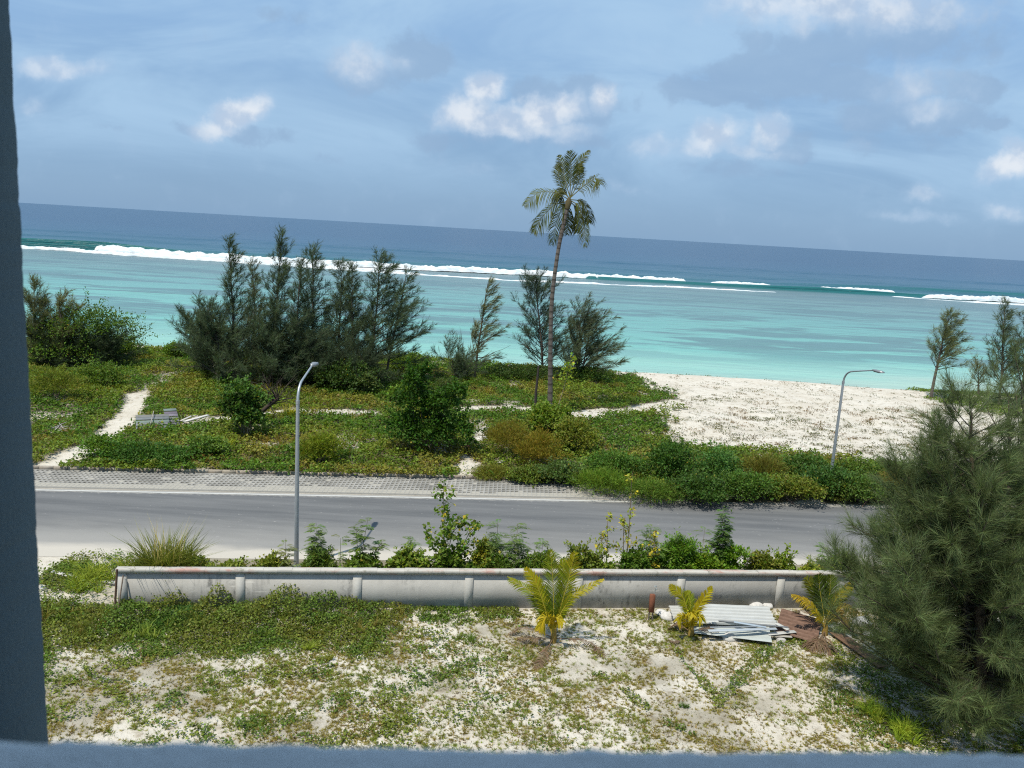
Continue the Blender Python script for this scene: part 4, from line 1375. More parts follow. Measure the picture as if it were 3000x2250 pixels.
FG = 'feathery roadside saplings'
for px, dep, tx, top, w, lab, kw in (
        (815, 1.4, 812, 1565, .8, 'pale feathery sapling just left of the near lamp pole', dict(nst=4, nl=13, col=(.11, .14, .075))),
        (915, 1.2, 920, 1512, .75, 'feathery sapling with a drooping bushy head right of the near lamp', dict(nst=4, nl=34)),
        (1000, 1.3, 985, 1560, .8, 'sparse feathery sapling between the lamp and the broadleaf sapling', dict(nst=4, nl=12, col=(.09, .13, .055))),
        (1042, 1.1, 1060, 1495, .9, 'spreading feathery sapling rising beside the shadow of the near lamp', dict(nst=3, nl=30, lean=(.1, 0))),
        (1195, 1.2, 1190, 1560, .5, 'slim feathery sapling left of the tall broadleaf sapling', dict(nst=2, nl=24)),
        (1455, 1.3, 1450, 1510, 1.1, 'wide feathery sapling right of the tall broadleaf sapling', dict(nst=6, nl=26, L=.5)),
        (1540, 1.3, 1545, 1520, 1.2, 'arching feathery sapling above the largest young palm', dict(nst=6, nl=26, L=.5)),
        (1610, 1.1, 1605, 1575, .9, 'low feathery sapling right behind the largest young palm', dict(nst=4, nl=20)),
        (1915, 1.1, 1915, 1530, .8, 'green feathery sapling beside the yellow leafed one', dict(nst=4, nl=28)),
        (2000, 1.2, 1992, 1550, .7, 'feathery sapling topping the bright mounded bush', dict(nst=4, nl=26)),
        (2140, 1.1, 2148, 1478, .55, 'tall leafy column of feathery foliage standing over the road', dict(nst=5, nl=46, L=.38, col=(.05, .10, .034))),
        (2090, 1.3, 2080, 1535, .5, 'thin feathery sprig left of the leafy column', dict(nst=2, nl=14)),
        (2445, 1.2, 2450, 1590, .8, 'striped feathery sapling left of the large near casuarina', dict(nst=4, nl=20))):
    b = V_(px, 0, dep); h = hpx(b, tx, top)
    leucaena(b, h, w, lab, group=FG, **kw)
b = V_(1300, 0, 1.2)
sapling(b, hpx(b, 1312, 1420), 2.1, 'tall broadleaf sapling with glossy round leaves behind the wall', nb=30, per=30, leaf=(.15, .125), col=(.075, .13, .028), stems=3, t0=.16, clump=.2, group='broadleaf saplings')
b = V_(1855, 0, 1.2)
sapling(b, hpx(b, 1872, 1385), 1.5, 'thin sapling with yellow leaf clusters rising across the far verge', nb=9, per=20, leaf=(.13, .09), col=(.15, .18, .03), stems=2, t0=.35, yellow=.3, clump=.15, lean=(.02, 0), group='broadleaf saplings')
b = V_(1800, 0, 1.3)
sapling(b, hpx(b, 1795, 1515), 1.1, 'small sapling with yellow-green rosettes over the road edge', nb=7, per=22, leaf=(.14, .08), col=(.13, .17, .03), stems=2, t0=.5, yellow=.2, clump=.14, group='broadleaf saplings')
b = V_(1930, 0, .7)
sapling(b, hpx(b, 1935, 1560), .6, 'yellowing sapling beside the dark bush at the wall', nb=7, per=22, leaf=(.13, .085), col=(.20, .20, .03), stems=1, t0=.2, yellow=.5, clump=.15, group='broadleaf saplings')

# grass clumps
b = V_(452, 0, 1.1)
grass_clump(b, hpx(b, 455, 1540), 'tall olive grass clump with pale plumes behind the wall corner', n=2000, w=.026, spread=.30, col=(.105, .125, .036), plumes=34, rad=.46, tufts=20)
b = gz(G(272, 1712)); grass_clump(b, .8, 'bright lime grass clump left of the wall end', n=760, w=.02, spread=.75, col=(.16, .21, .04), rad=.8, tufts=22, bend=.5)
b = gz(G(200, 1668)); grass_clump(b, .3, 'low lime grass patch at the sandy road corner', n=520, w=.02, spread=1.1, col=(.13, .19, .035), rad=.5, tufts=24, bend=.5)
b = gz(G(620, 1328)); grass_clump(b, .75, 'bright yellow-green grass clump in the creeper field', n=520, w=.022, spread=.7, col=(.20, .26, .04), rad=.7, tufts=14)
b = gz(G(855, 1228)); grass_clump(b, .9, 'yellow grass clump beside the near lamp pole on the sandy path', n=260, w=.03, spread=.6, col=(.20, .21, .03), rad=.5)
b = gz(G(2575, 2095)); grass_clump(b, .62, 'upper one of two lime grass clumps beside the large casuarina', n=420, w=.014, spread=.6, col=(.22, .29, .055), rad=.4, tufts=12, bend=.5)
b = gz(G(2640, 2150)); grass_clump(b, .62, 'lower one of two lime grass clumps beside the large casuarina', n=520, w=.014, spread=.6, col=(.23, .31, .055), rad=.42, tufts=12, bend=.5)
b = gz(G(735, 1812)); grass_clump(b, .62, 'pale arching grass clump in the weeds before the wall', n=170, w=.022, spread=.6, col=(.17, .21, .10), rad=.45, bend=.75)
b = gz(G(520, 1810)); grass_clump(b, .55, 'dark bluish green grass mound before the first wall panel', n=1300, w=.014, spread=.9, col=(.045, .105, .035), rad=1.0, tufts=36, bend=.55)
b = gz(G(430, 1868)); grass_clump(b, .5, 'upright light grass clump below the dark grass mound', n=200, w=.016, spread=.45, col=(.14, .185, .05), rad=.35)
b = gz(G(912, 1905)); grass_clump(b, .32, 'small lime tuft in the open sand, left of a twin tuft', n=130, w=.014, spread=.5, col=(.17, .22, .05), rad=.2, tufts=5)
b = gz(G(958, 1940)); grass_clump(b, .3, 'small olive lime tuft right of its twin', n=130, w=.014, spread=.5, col=(.16, .19, .05), rad=.2, tufts=5)
b = gz(G(1372, 1880)); grass_clump(b, .3, 'weedy green tuft left of the largest young palm', n=160, w=.014, spread=.7, col=(.085, .14, .035), rad=.22, tufts=8)
b = gz(G(2010, 2080)); grass_clump(b, .22, 'dark little tuft alone low in the yard', n=90, w=.014, spread=.6, col=(.06, .10, .035), rad=.16, tufts=4)

# ------------------------------------------------------------------ young coconut palms
def young_palm(px, py, fr, label, dead, sc=1.0):
    b = gz(G(px, py)); Y = b[1]
    root = thing('young_coconut_palm', b, label, 'palm', 'young coconut palms in the yard')
    q = MB()
    q.tube([[0, 0, -.05], [.01, 0, .12], [0, 0, .38], [0, 0, .62]], [.09, .10, .075, .04], 9, (.30, .20, .05)); q.build('stem', M['stem'], root)
    for pts, ll, col, tipc, droop, dy, vee in fr:
        k = len(pts) - 1
        pp = [np.array([0, 0, .16])] + [P(a, c, Y + dy * (i + 1) / (k + 1)) - b for i, (a, c) in enumerate(pts)]
        q = MB(); frond(q, pp, ll * 1.05, .029, 60, col, droop + .10, vee, 1.35, (.50, .42, .06), .022, .22, tipc, gap=.06, up=(0, -.8, .6))
        q.build('frond', M['palm'], root)
    for pts, ll in dead:
        pp = [np.array([0, 0, .14])] + [G(a, c, zz) - b for a, c, zz in pts]
        q = MB(); frond(q, pp, ll, .024, 38, (.20, .135, .085), .25, .05, .9, (.24, .16, .10), .016, .2, gap=.12)
        q.build('dry_frond', M['palm'], root)
    return root


g1 = (.125, .178, .014); g2 = (.25, .265, .014); g3 = (.42, .34, .016)
young_palm(1620, 1882, [
    ([(1622, 1790), (1620, 1690), (1612, 1612)], .62, g1, g2, .05, .05, .25),
    ([(1640, 1790), (1668, 1690), (1685, 1618)], .60, g1, g3, .05, -.1, .25),
    ([(1640, 1800), (1655, 1720), (1648, 1640)], .55, g1, g2, .05, .5, .2),
    ([(1602, 1800), (1575, 1715), (1540, 1665)], .50, g2, g3, .12, -.1, .2),
    ([(1600, 1810), (1560, 1735), (1488, 1692)], .42, g1, g2, .2, .4, .2),
    ([(1640, 1800), (1680, 1740), (1768, 1697)], .34, g2, g3, .15, -.2, .3),
    ([(1618, 1830), (1600, 1802), (1578, 1845)], .40, g3, g3, .5, -.5, .1),
    ([(1622, 1830), (1628, 1806), (1650, 1822)], .34, g3, g3, .5, -.5, .1),
    ([(1610, 1800), (1590, 1740), (1568, 1690)], .5, g1, g2, .1, .5, .2)],
    'largest young coconut palm with yellow-green fronds before the wall',
    [([(1690, 1872, .3), (1740, 1885, .1), (1770, 1928, .03)], .42), ([(1580, 1850, .4), (1530, 1835, .3), (1490, 1856, .05)], .3), ([(1590, 1925, .1), (1570, 1960, .03)], .32), ([(1560, 1870, .25), (1515, 1868, .03)], .3)])
young_palm(2022, 1862, [
    ([(2018, 1800), (2000, 1745), (1962, 1715)], .42, g2, (.30, .25, .015), .15, .1, .25),
    ([(2030, 1805), (2058, 1760), (2084, 1718)], .36, g3, (.40, .33, .012), .1, -.1, .25),
    ([(2024, 1800), (2022, 1760), (2012, 1732)], .36, g1, g2, .1, .4, .2),
    ([(2012, 1828), (2000, 1800), (1985, 1818)], .34, g3, g3, .55, -.4, .1),
    ([(2032, 1826), (2045, 1798), (2056, 1815)], .34, g3, g2, .55, -.3, .1),
    ([(2022, 1830), (2024, 1790), (2030, 1806)], .34, g3, g3, .5, -.6, .1)],
    'smallest young coconut palm, mostly yellow, beside the corrugated sheets',
    [([(2080, 1838, .25), (2110, 1850, .03)], .34), ([(1985, 1825, .3), (1958, 1840, .04)], .3)])
young_palm(2415, 1860, [
    ([(2412, 1790), (2402, 1730), (2398, 1684)], .66, (.065, .105, .016), (.08, .115, .014), .08, .1, .25),
    ([(2422, 1790), (2432, 1735), (2432, 1686)], .62, (.07, .11, .016), (.10, .13, .014), .08, .3, .25),
    ([(2404, 1800), (2385, 1735), (2362, 1692)], .6, (.085, .125, .014), (.15, .15, .02), .1, .2, .2),
    ([(2425, 1800), (2455, 1745), (2500, 1702)], .36, g2, (.33, .25, .02), .2, -.1, .2),
    ([(2430, 1810), (2462, 1755), (2498, 1712)], .4, (.07, .10, .015), g2, .25, .2, .2),
    ([(2405, 1815), (2370, 1765), (2318, 1742)], .34, g3, (.40, .26, .03), .3, -.4, .15),
    ([(2430, 1815), (2470, 1775), (2512, 1790)], .42, (.20, .16, .03), (.20, .14, .05), .6, -.2, .1),
    ([(2428, 1822), (2455, 1800), (2490, 1830)], .42, (.17, .14, .04), (.18, .12, .05), .6, -.3, .1)],
    'rightmost young coconut palm with dark green centre and drying fronds',
    [([(2400, 1885, .2), (2370, 1905, .03)], .5), ([(2420, 1890, .2), (2440, 1915, .03)], .5), ([(2395, 1880, .25), (2345, 1890, .03)], .45), ([(2390, 1800, .7), (2345, 1785, .5), (2325, 1800, .2)], .45)])

# ------------------------------------------------------------------ scrap heap and yard clutter
def corr(name, c, Lx, Ly, rz, tilt, col, label, ncor=9, amp=.028, rx=0.0, mat='sheet', group=None, curl=0.0):
    q = MB()
    nx_, ny_ = 14, ncor * 8 + 1
    u = np.linspace(-.5, .5, nx_); v = np.linspace(-.5, .5, ny_)
    U_, V2_ = np.meshgrid(u, v)
    z = amp * np.sin((V2_ + .5) * ncor * 2 * math.pi) + curl * (np.abs(V2_) * 2) ** 6 * .0 + rng.normal(0, .002, U_.shape)
    x = U_ * Lx; y = V2_ * Ly
    cc = np.repeat(np.asarray(col, float)[None], U_.size, 0).reshape(*U_.shape, 3)
    if curl:
        y = np.where(V2_ < -.38, -.38 * Ly + (V2_ + .38) * Ly * .35, y); z = z + np.where(V2_ < -.38, (V2_ + .38) * Ly * .9, 0)
    # give the sheet a thickness
    q.grid(x, y, z, cc); q.grid(x[:, ::-1], y[:, ::-1], z[:, ::-1] - .006, cc)
    A = np.concatenate(q.V)
    ct, st = math.cos(tilt), math.sin(tilt)
    A = A @ np.array([[1, 0, 0], [0, math.cos(rx), math.sin(rx)], [0, -math.sin(rx), math.cos(rx)]])
    A = A @ np.array([[ct, 0, st], [0, 1, 0], [-st, 0, ct]])
    q.V = [A]; q.C = [np.concatenate(q.C)]
    o = q.build(name, M[mat], loc=c); o.rotation_euler = (0, 0, rz)
    return tag(o, label, 'metal sheet', group)


CG = 'corrugated metal sheets'
white = (.44, .455, .45)
corr('corrugated_sheet', G(2160, 1800, .42) + np.array([0, 0, 0]), 2.3, .95, .03, .0, white, 'white corrugated sheet lying on top of the scrap heap', 6, .040, rx=.22, group=CG, curl=.1)
corr('corrugated_sheet', G(2025, 1800, .34), 1.25, .9, .05, .02, (.42, .42, .40), 'white corrugated sheet behind the smallest young palm', 6, .038, rx=.18, group=CG)
corr('corrugated_sheet', G(2135, 1836, .16), 2.5, 1.3, -.20, .03, (.40, .43, .41), 'wide pale sheet in the middle of the heap under loose strips', 3, .008, rx=.05, group=CG)
corr('corrugated_sheet', G(2340, 1832, .22), 1.25, 1.35, -.42, -.06, (.17, .105, .078), 'rust brown corrugated sheet leaning beside the rightmost young palm', 7, .055, rx=.16, mat='rust', group=CG)
PG = 'loose strips on the scrap heap'
for a, b_, w, z, colr_, lab in (
        ((2075, 1806), (2275, 1820), .09, .36, (.36, .38, .39), 'thin pale strip crossing the back of the heap'),
        ((2105, 1818), (2310, 1838), .07, .34, (.16, .17, .18), 'dark narrow strip crossing the heap'),
        ((2150, 1822), (2245, 1838), .10, .39, (.30, .36, .42), 'bluish strip slanting over the heap'),
        ((2075, 1848), (2275, 1842), .13, .36, (.34, .38, .42), 'bright blue-grey board along the front of the heap'),
        ((2080, 1838), (2215, 1836), .06, .38, (.20, .22, .24), 'short dark strip above the blue-grey board'),
        ((2175, 1854), (2320, 1866), .12, .14, (.38, .36, .32), 'cream board along the lower front edge'),
        ((2250, 1858), (2330, 1850), .16, .2, (.42, .42, .40), 'short white board at the right end of the heap'),
        ((2225, 1800), (2310, 1845), .14, .32, (.44, .44, .42), 'white board slanting down the right side of the heap')):
    p0, p1 = G(*a, z), G(*b_, z)
    c = (p0 + p1) / 2; L = np.linalg.norm(p1 - p0)
    q = MB(); q.box((0, 0, 0), (L, w, .022), math.atan2(p1[1] - p0[1], p1[0] - p0[0]), colr_, bev=.004)
    tag(q.build('loose_strip', M['sheet'], loc=c), lab, 'board', PG)


def rock(px, py, r, label, col=(.50, .49, .46), fl=.6, z=0, group='pale rocks'):
    c = gz(G(px, py)); q = MB()
    n1, n2 = 12, 18
    th = np.linspace(0, math.pi, n1)[:, None]; ph = np.linspace(0, 2 * math.pi, n2, endpoint=True)[None]
    X_ = np.sin(th) * np.cos(ph); Y_ = np.sin(th) * np.sin(ph); Z_ = np.cos(th) + 0 * ph
    s = c[0] * 7.7
    k = .72 + .55 * fbm(X_ * 1.6 + Z_ * 1.3 + s, Y_ * 1.6 + Z_ * .7, 5, 3)
    k[:, -1] = k[:, 0]
    q.grid(X_ * k * r, Y_ * k * r * .8, Z_ * k * r * fl, np.broadcast_to(np.asarray(col), (n1, n2, 3)))
    return tag(q.build('rock', M['rock'], loc=c + np.array([0, 0, r * fl * .45])), label, 'rock', group)


rock(2138, 1872, .24, 'pale boulder in front of the scrap heap')
rock(1935, 1800, .20, 'white rubble lump right of the rusty meter box', (.55, .54, .52))
rock(1958, 1812, .26, 'larger white rubble lump left of the smallest young palm', (.55, .54, .52))
rock(2215, 1782, .26, 'white rubble lump against the wall behind the heap', (.56, .55, .53))
rock(2245, 1780, .22, 'white rubble lump right of the one against the wall', (.55, .54, .52))
rock(2288, 1878, .16, 'small grey stone at the front right of the heap', (.42, .41, .39))
rock(2525, 1830, .32, 'grey rubble half hidden by the large casuarina', (.46, .46, .46))
rock(2555, 1868, .30, 'lower grey rubble beside the large casuarina', (.46, .46, .46))
rock(1725, 1760, .16, 'small pale rubble at the wall behind the largest young palm', (.50, .47, .43))
rock(125, 1725, .16, 'small white stone beside the grey column', (.58, .56, .52))
rock(1410, 1305, .34, 'white stone heap in the sandy gap left of the rusty bush', (.58, .56, .52), .7)
rock(1465, 1362, .22, 'flat white stone below the rusty bush', (.60, .58, .55), .4)
rock(1185, 1268, .2, 'pale grey stone by the vine-covered shrub', (.45, .43, .41), .7)

b = gz(G(1365, 1333)); q = MB()
q.box((0, 0, .12), (.34, .26, .24), .4, (.33, .10, .07), bev=.03); q.box((.05, -.1, .27), (.2, .18, .08), .9, (.30, .10, .07), bev=.02)
tag(q.build('brick_lump', M['rock'], loc=b), 'red-brown broken brick lump beside the vine-covered shrub', 'brick')

# rusty meter box on legs
b = gz(G(1905, 1818)); s = b[1] / FPX * 1.1
root = thing('meter_box', b, 'rusty brown steel box on two legs with a grey tap pipe, before the wall', 'meter box')
hh = P(1905, 1735, b[1])[2]
q = MB(); q.box((0, 0, hh * .62), (.16, .12, hh * .62), .1, (.17, .068, .04), bev=.008); q.build('box', M['rust'], root)
for sx_ in (-.055, .06):
    q = MB(); q.tube([[sx_, 0, -.05], [sx_, 0, hh * .34]], .022, 7, (.15, .13, .12)); q.build('leg', M['rust'], root)
q = MB(); q.tube([[.07, .03, hh * .85], [.07, .03, hh + .10], [.09, 0, hh + .15], [.09, -.08, hh + .14]], [.017, .017, .017, .016], 7, (.42, .46, .48)); pp = q.build('tap_pipe', M['steel'], root)
q = MB(); q.box((.07, .03, hh + .20), (.10, .02, .02), .3, (.35, .42, .45), bev=.004); q.build('tap_handle', M['steel'], pp)

# fallen planks, bottle, slats
def plank(a, b_, w, th, col, label, name='plank', za=.03, zb=.05, cat='plank', group='fallen planks'):
    p0 = gz(G(*a)) + [0, 0, za]; p1 = gz(G(*b_)) + [0, 0, zb]
    c = (p0 + p1) / 2; d = p1 - p0; L = np.linalg.norm(d)
    q = MB(); q.box((0, 0, 0), (L, w, th), 0, col, bev=.006)
    o = q.build(name, M['plank'], loc=c)
    o.rotation_euler = (0, -math.asin(d[2] / L), math.atan2(d[1], d[0]))
    return tag(o, label, cat, group)


plank((152, 1684), (238, 1704), .13, .08, (.46, .45, .43), 'white weathered plank left of the lime grass clump', za=.10, zb=.08)
plank((275, 1706), (338, 1716), .10, .06, (.44, .43, .41), 'white weathered plank end between the lime grass and the wall', za=.08, zb=.08)
plank((540, 1262), (610, 1244), .22, .05, (.52, .50, .47), 'pale plank lying in the creepers left of the rounded dark bush', za=.35, zb=.4)
plank((530, 1256), (560, 1244), .12, .05, (.45, .43, .40), 'short pale plank end beside the longer creeper plank', za=.3, zb=.35)
plank((2440, 1856), (2590, 1962), .42, .03, (.16, .095, .06), 'long brown board running under the large casuarina', za=.10, zb=.10)
plank((2350, 1776), (2385, 1808), .30, .05, (.10, .075, .055), 'dark brown board end behind the rightmost young palm', za=.3, zb=.2)
b = gz(G(257, 1722)); q = MB(); q.tube([[-.16, 0, .07], [-.13, 0, .07], [.1, .02, .07], [.15, .025, .07], [.2, .03, .07]], [.05, .075, .075, .04, .028], 10, (.10, .30, .36))
tag(q.build('plastic_bottle', M['plastic'], loc=b), 'faded blue plastic bottle below the lime grass clump', 'bottle')
SLG = 'fallen slatted panels'
for a, c_, w, n_, lab in (((405, 1266), (490, 1262), 1.2, 5, 'dark grey slatted panel lying in the creepers, the larger one'), ((487, 1250), (520, 1248), 1.3, 6, 'small grey slatted panel beyond the larger one')):
    p0, p1 = gz(G(*a)), gz(G(*c_)); cc = (p0 + p1) / 2 + [0, 0, .42]
    L = np.linalg.norm((p1 - p0)[:2]) * 1.15; rz = math.atan2(p1[1] - p0[1], p1[0] - p0[0])
    root = thing('slatted_panel', cc, lab, 'panel', SLG, rz)
    for i in range(n_):
        q = MB(); q.box((0, (i - (n_ - 1) / 2) * .30, (i - (n_ - 1) / 2) * .09 + .02 * (i % 2)), (L, .25, .03), rng.normal(0, .02), jit((.15, .16, .18), 1, .08)[0], rx=.30, bev=.004); q.build('slat', M['plank'], root)
    if L > 1.5:
        q = MB(); q.tube([[-L * .1, -.95, -.10], [L * .05, .7, .42]], .025, 6, (.30, .28, .25)); q.build('batten', M['plank'], root)
b = gz(G(170, 1262)); q = MB()
for i in range(9):
    e = rng.normal(0, .28, 3); e[2] = abs(e[2]) * .8 + .25
    q.tube([(rng.normal(0, .2), rng.normal(0, .2), .2), e], [.02, .012], 5, (.40, .38, .36))
tag(q.build('twig_heap', M['plank'], loc=b), 'grey heap of broken twigs in the creepers left of the sandy path', 'twigs')

# loose dry fronds lying about
DFG = 'fallen dry palm fronds'
for pts, ll, lab in (
        ([(1958, 1880), (1975, 1890), (1992, 1882)], .14, 'small dry frond on the sand left of the smallest young palm'),
        ([(2075, 1826), (2100, 1834), (2125, 1852)], .3, 'grey dry frond between the smallest young palm and the heap')):
    p = [gz(G(*q_)) + [0, 0, .06] for q_ in pts]
    q = MB(); frond(q, [a - p[0] for a in p], ll, .025, 26, (.19, .14, .10), .12, .1, .8, (.22, .15, .1), .014, .1, gap=.1)
    tag(q.build('dry_palm_frond', M['palm'], loc=p[0]), lab, 'palm frond', DFG)

# ------------------------------------------------------------------ ground cover (uncountable)
def scatter(n, x0, x1, y0, y1):
    return rng.uniform(x0, x1, n), rng.uniform(y0, y1, n)


# creeper carpet seaward of the road
N = 900000
x, y = scatter(N, -48, 34, 35.5, 83)
far = np.hypot(x, y)
inview = np.abs(x / y) < .70
d = carpet_density(x, y)
k = inview & (rng.random(N) < d)
x, y = x[k], y[k]
n = len(x)
hgt = (fbm(x * .8, y * .8, 55) * .55 + sstep(.35, .7, fbm(x * 2.6, y * 2.6, 57)) * .65) * (.34 + .3 * fbm(x * .2, y * .2, 58))
z = terrain_z(x, y) + hgt * rng.random(n) ** .5 + .01 + .17 * sstep(.45, .15, road_v(x, y) - PAVER_F)
base1 = np.array([.050, .104, .019]); base2 = np.array([.088, .130, .026]); base3 = np.array([.135, .125, .036])
m1 = sstep(.40, .62, fbm(x * .35, y * .35, 65))[:, None]; m2 = (sstep(.56, .70, fbm(x * .5 + 5, y * .5, 66)) * .7)[:, None]
c = (base1 * (1 - m1) + base2 * m1) * (1 - m2) + base3 * m2
c = c * (1 + rng.normal(0, .30, (n, 1))) * (1 + rng.normal(0, .08, (n, 3)))
dry = rng.random(n) < .02
c[dry] = jit((.115, .085, .05), int(dry.sum()), .25)
dirn = rdir(n); dirn[:, 2] = dirn[:, 2] * .5 + .25
q = MB(); sz = rng.uniform(.07, .185, n)
q.leaves(np.stack([x, y, z], -1), dirn, np.array([0, 0, 1.0]) + rdir(n) * .75, sz, sz * .8, np.clip(c, .006, .5))
tag(q.build('beach_creeper', M['leaf']), 'dense green creeper carpet between the road and the beach', 'creeper', kind='stuff')
print('carpet', n)

# taller weeds sticking out of the carpet
N = 9000
x, y = scatter(N, -45, 22, 37.5, 76)
k = (np.abs(x / y) < .68) & (rng.random(N) < carpet_density(x, y) * sstep(.42, .62, fbm(x * .3, y * .3, 85)))
x, y = x[k], y[k]
q = MB()
gc = jit((.10, .125, .034), len(x), .22, .12); br = fbm(x * .4, y * .4, 99) > .56; gc[br] = jit((.16, .125, .045), int(br.sum()), .2)
tuft_arrays(x, y, terrain_z(x, y) + .1, 9, rng.uniform(.22, .6, len(x)), .022, gc, .7, .4, q)
tag(q.build('field_weeds', M['grass']), 'taller grassy weeds poking out of the creeper carpet', 'weeds', kind='stuff')

# berm creepers at the far right beach, plus leaves imitating a tree's shadow
N = 90000
x, y = scatter(N, 26, 62, 60, 86)
bd = in_poly(x + (fbm(x, y, 5) - .5) * 1.5, y + (fbm(x, y, 6) - .5) * 2.5, BERM) | (in_poly(x, y + (fbm(x, y, 6) - .5) * 1.5, TREE_SHADE) & (rng.random(N) < .8))
x, y = x[bd], y[bd]; n = len(x)
q = MB(); sz = rng.uniform(.09, .18, n)
q.leaves(np.stack([x, y, terrain_z(x, y) + rng.random(n) * .38 * fbm(x * .8, y * .8, 8)], -1), rdir(n) * [1, 1, .4] + [0, 0, .2], np.array([0, 0, 1.0]) + rdir(n) * .7, sz, sz * .75, np.clip(jit((.07, .115, .026), n, .22), .006, .5))
tag(q.build('berm_creeper_and_shade', M['leaf']), 'green creeper strip along the beach crest at the right, with leaves standing in for tree shade', 'creeper', kind='stuff')

# sparse beach plants on the open sand
N = 30000
x, y = scatter(N, 4, 52, 40, 78)
g = sstep(74, 44, y) * .9 + .05
nz = fbm(x * .35, y * .7, 45); fz = fbm(x * 1.6, y * 1.6, 46)
dens = g * (.22 + .78 * sstep(.44, .66, nz)) * sstep(.34, .55, fz) * (1 - carpet_density(x, y))
k = (np.abs(x / y) < .69) & (rng.random(N) < dens * 1.7) & (road_v(x, y) > PAVER_F)
x, y = x[k], y[k]; n = len(x)
q = MB()
cc = jit((.062, .066, .028), n, .3, .1); br = (fbm(x * .5, y * .5, 47) > .58); cc[br] = jit((.10, .072, .042), int(br.sum()), .2)
kk = 9
ang = rng.uniform(0, 2 * math.pi, n * kk); rr = rng.random(n * kk) ** .6 * np.repeat(rng.uniform(.08, .26, n), kk)
px_ = np.repeat(x, kk) + np.cos(ang) * rr * 1.5; py_ = np.repeat(y, kk) + np.sin(ang) * rr
sz = rng.uniform(.05, .11, n * kk)
q.leaves(np.stack([px_, py_, terrain_z(px_, py_) + .01 + rng.random(n * kk) * .07], -1), rdir(n * kk) * [1, 1, .5] + [0, 0, .25], np.array([0, 0, 1.0]) + rdir(n * kk) * .8, sz, sz * .6, np.repeat(cc, kk, 0))
tag(q.build('beach_plants', M['leaf']), 'scattered small plants on the open white sand', 'beach plants', kind='stuff')

# yard: weed bank, creepers, dry tufts, litter
wl = lambda x, y: (x - W0[0]) * wn[0] + (y - W0[1]) * wn[1]          # metres in front of the wall
wa_ = lambda x, y: (x - W0[0]) * wd[0] + (y - W0[1]) * wd[1]
N = 420000
x, y = scatter(N, -15, 15, 15.5, 27.5)
s, f = wa_(x, y), wl(x, y)
n1 = fbm(x * .8, y * .8, 101); n2 = fbm(x * 2.2, y * 2.2, 102)
bank = sstep(3.1, 2.0, f + (n1 - .5) * 1.8) * sstep(-.1, .12, f) * sstep(9.0, 7.0, s + (n1 - .5) * 3)
bank = np.maximum(bank, .8 * sstep(1.2, .5, f + (n1 - .5)) * sstep(-.1, .12, f) * sstep(14.2, 13, s) * sstep(.40, .56, n2))
bank = np.maximum(bank, .8 * sstep(-.2, -1.5, s) * sstep(.40, .52, n1) * sstep(-4.5, -2.5, f))
k = rng.random(N) < bank * 1.3
x, y = x[k], y[k]; n = len(x); n1 = n1[k]; f = f[k]; s = s[k]
hgt = .70 * sstep(2.6, .3, f) * (.12 + 1.15 * sstep(.25, .75, fbm(x * 1.5, y * 1.5, 103))) * sstep(10, 4, s) + .06
hgt = np.where(s < 0, .14, hgt)
m1 = sstep(.42, .6, fbm(x * .9, y * .9, 104))[:, None]
c = np.array([.062, .108, .027]) * (1 - m1) + np.array([.092, .118, .032]) * m1
c = c * (1 + rng.normal(0, .34, (n, 1))) * (1 + rng.normal(0, .07, (n, 3)))
q = MB(); sz = rng.uniform(.04, .10, n)
q.leaves(np.stack([x, y, terrain_z(x, y) + hgt * rng.random(n) ** .6], -1), rdir(n) * [1, 1, .6] + [0, 0, .3], np.array([0, 0, 1.0]) + rdir(n) * .8, sz, sz * .7, np.clip(c, .006, .5))
tag(q.build('weed_bank', M['leaf']), 'bank of small leafed weeds along the yard side of the wall', 'weeds', kind='stuff')

N = 2600
x, y = scatter(N, -15, 4, 18, 26)
s, f = wa_(x, y), wl(x, y)
bk = sstep(3.0, 1.6, f + (fbm(x * .8, y * .8, 101) - .5) * 1.8) * sstep(-.1, .15, f) * sstep(10, 7.5, s)
k = rng.random(N) < bk * (.15 + .85 * sstep(.46, .60, fbm(x * 1.2, y * 1.2, 151)))
x, y = x[k], y[k]; n = len(x)
gc = jit((.10, .125, .034), n, .22, .1); br = rng.random(n) < .3; gc[br] = jit((.13, .115, .05), int(br.sum()), .2)
q = MB(); tuft_arrays(x, y, terrain_z(x, y) + .1, 13, rng.uniform(.22, .62, n) * sstep(3.4, .6, wl(x, y)).clip(.4, 1), .013, gc, .65, .45, q)
tag(q.build('wall_grass', M['grass']), 'grass blades standing up out of the weed bank by the wall', 'grass', kind='stuff')

N = 300000
x, y = scatter(N, -15, 16, 15.5, 26)
s, f = wa_(x, y), wl(x, y)
n1 = fbm(x * .55 + .8 * y * .3, y * .9, 111); n2 = fbm(x * 1.9, y * 2.3, 112)
left = sstep(3.5, -4.5, x + (y - 20) * .25)
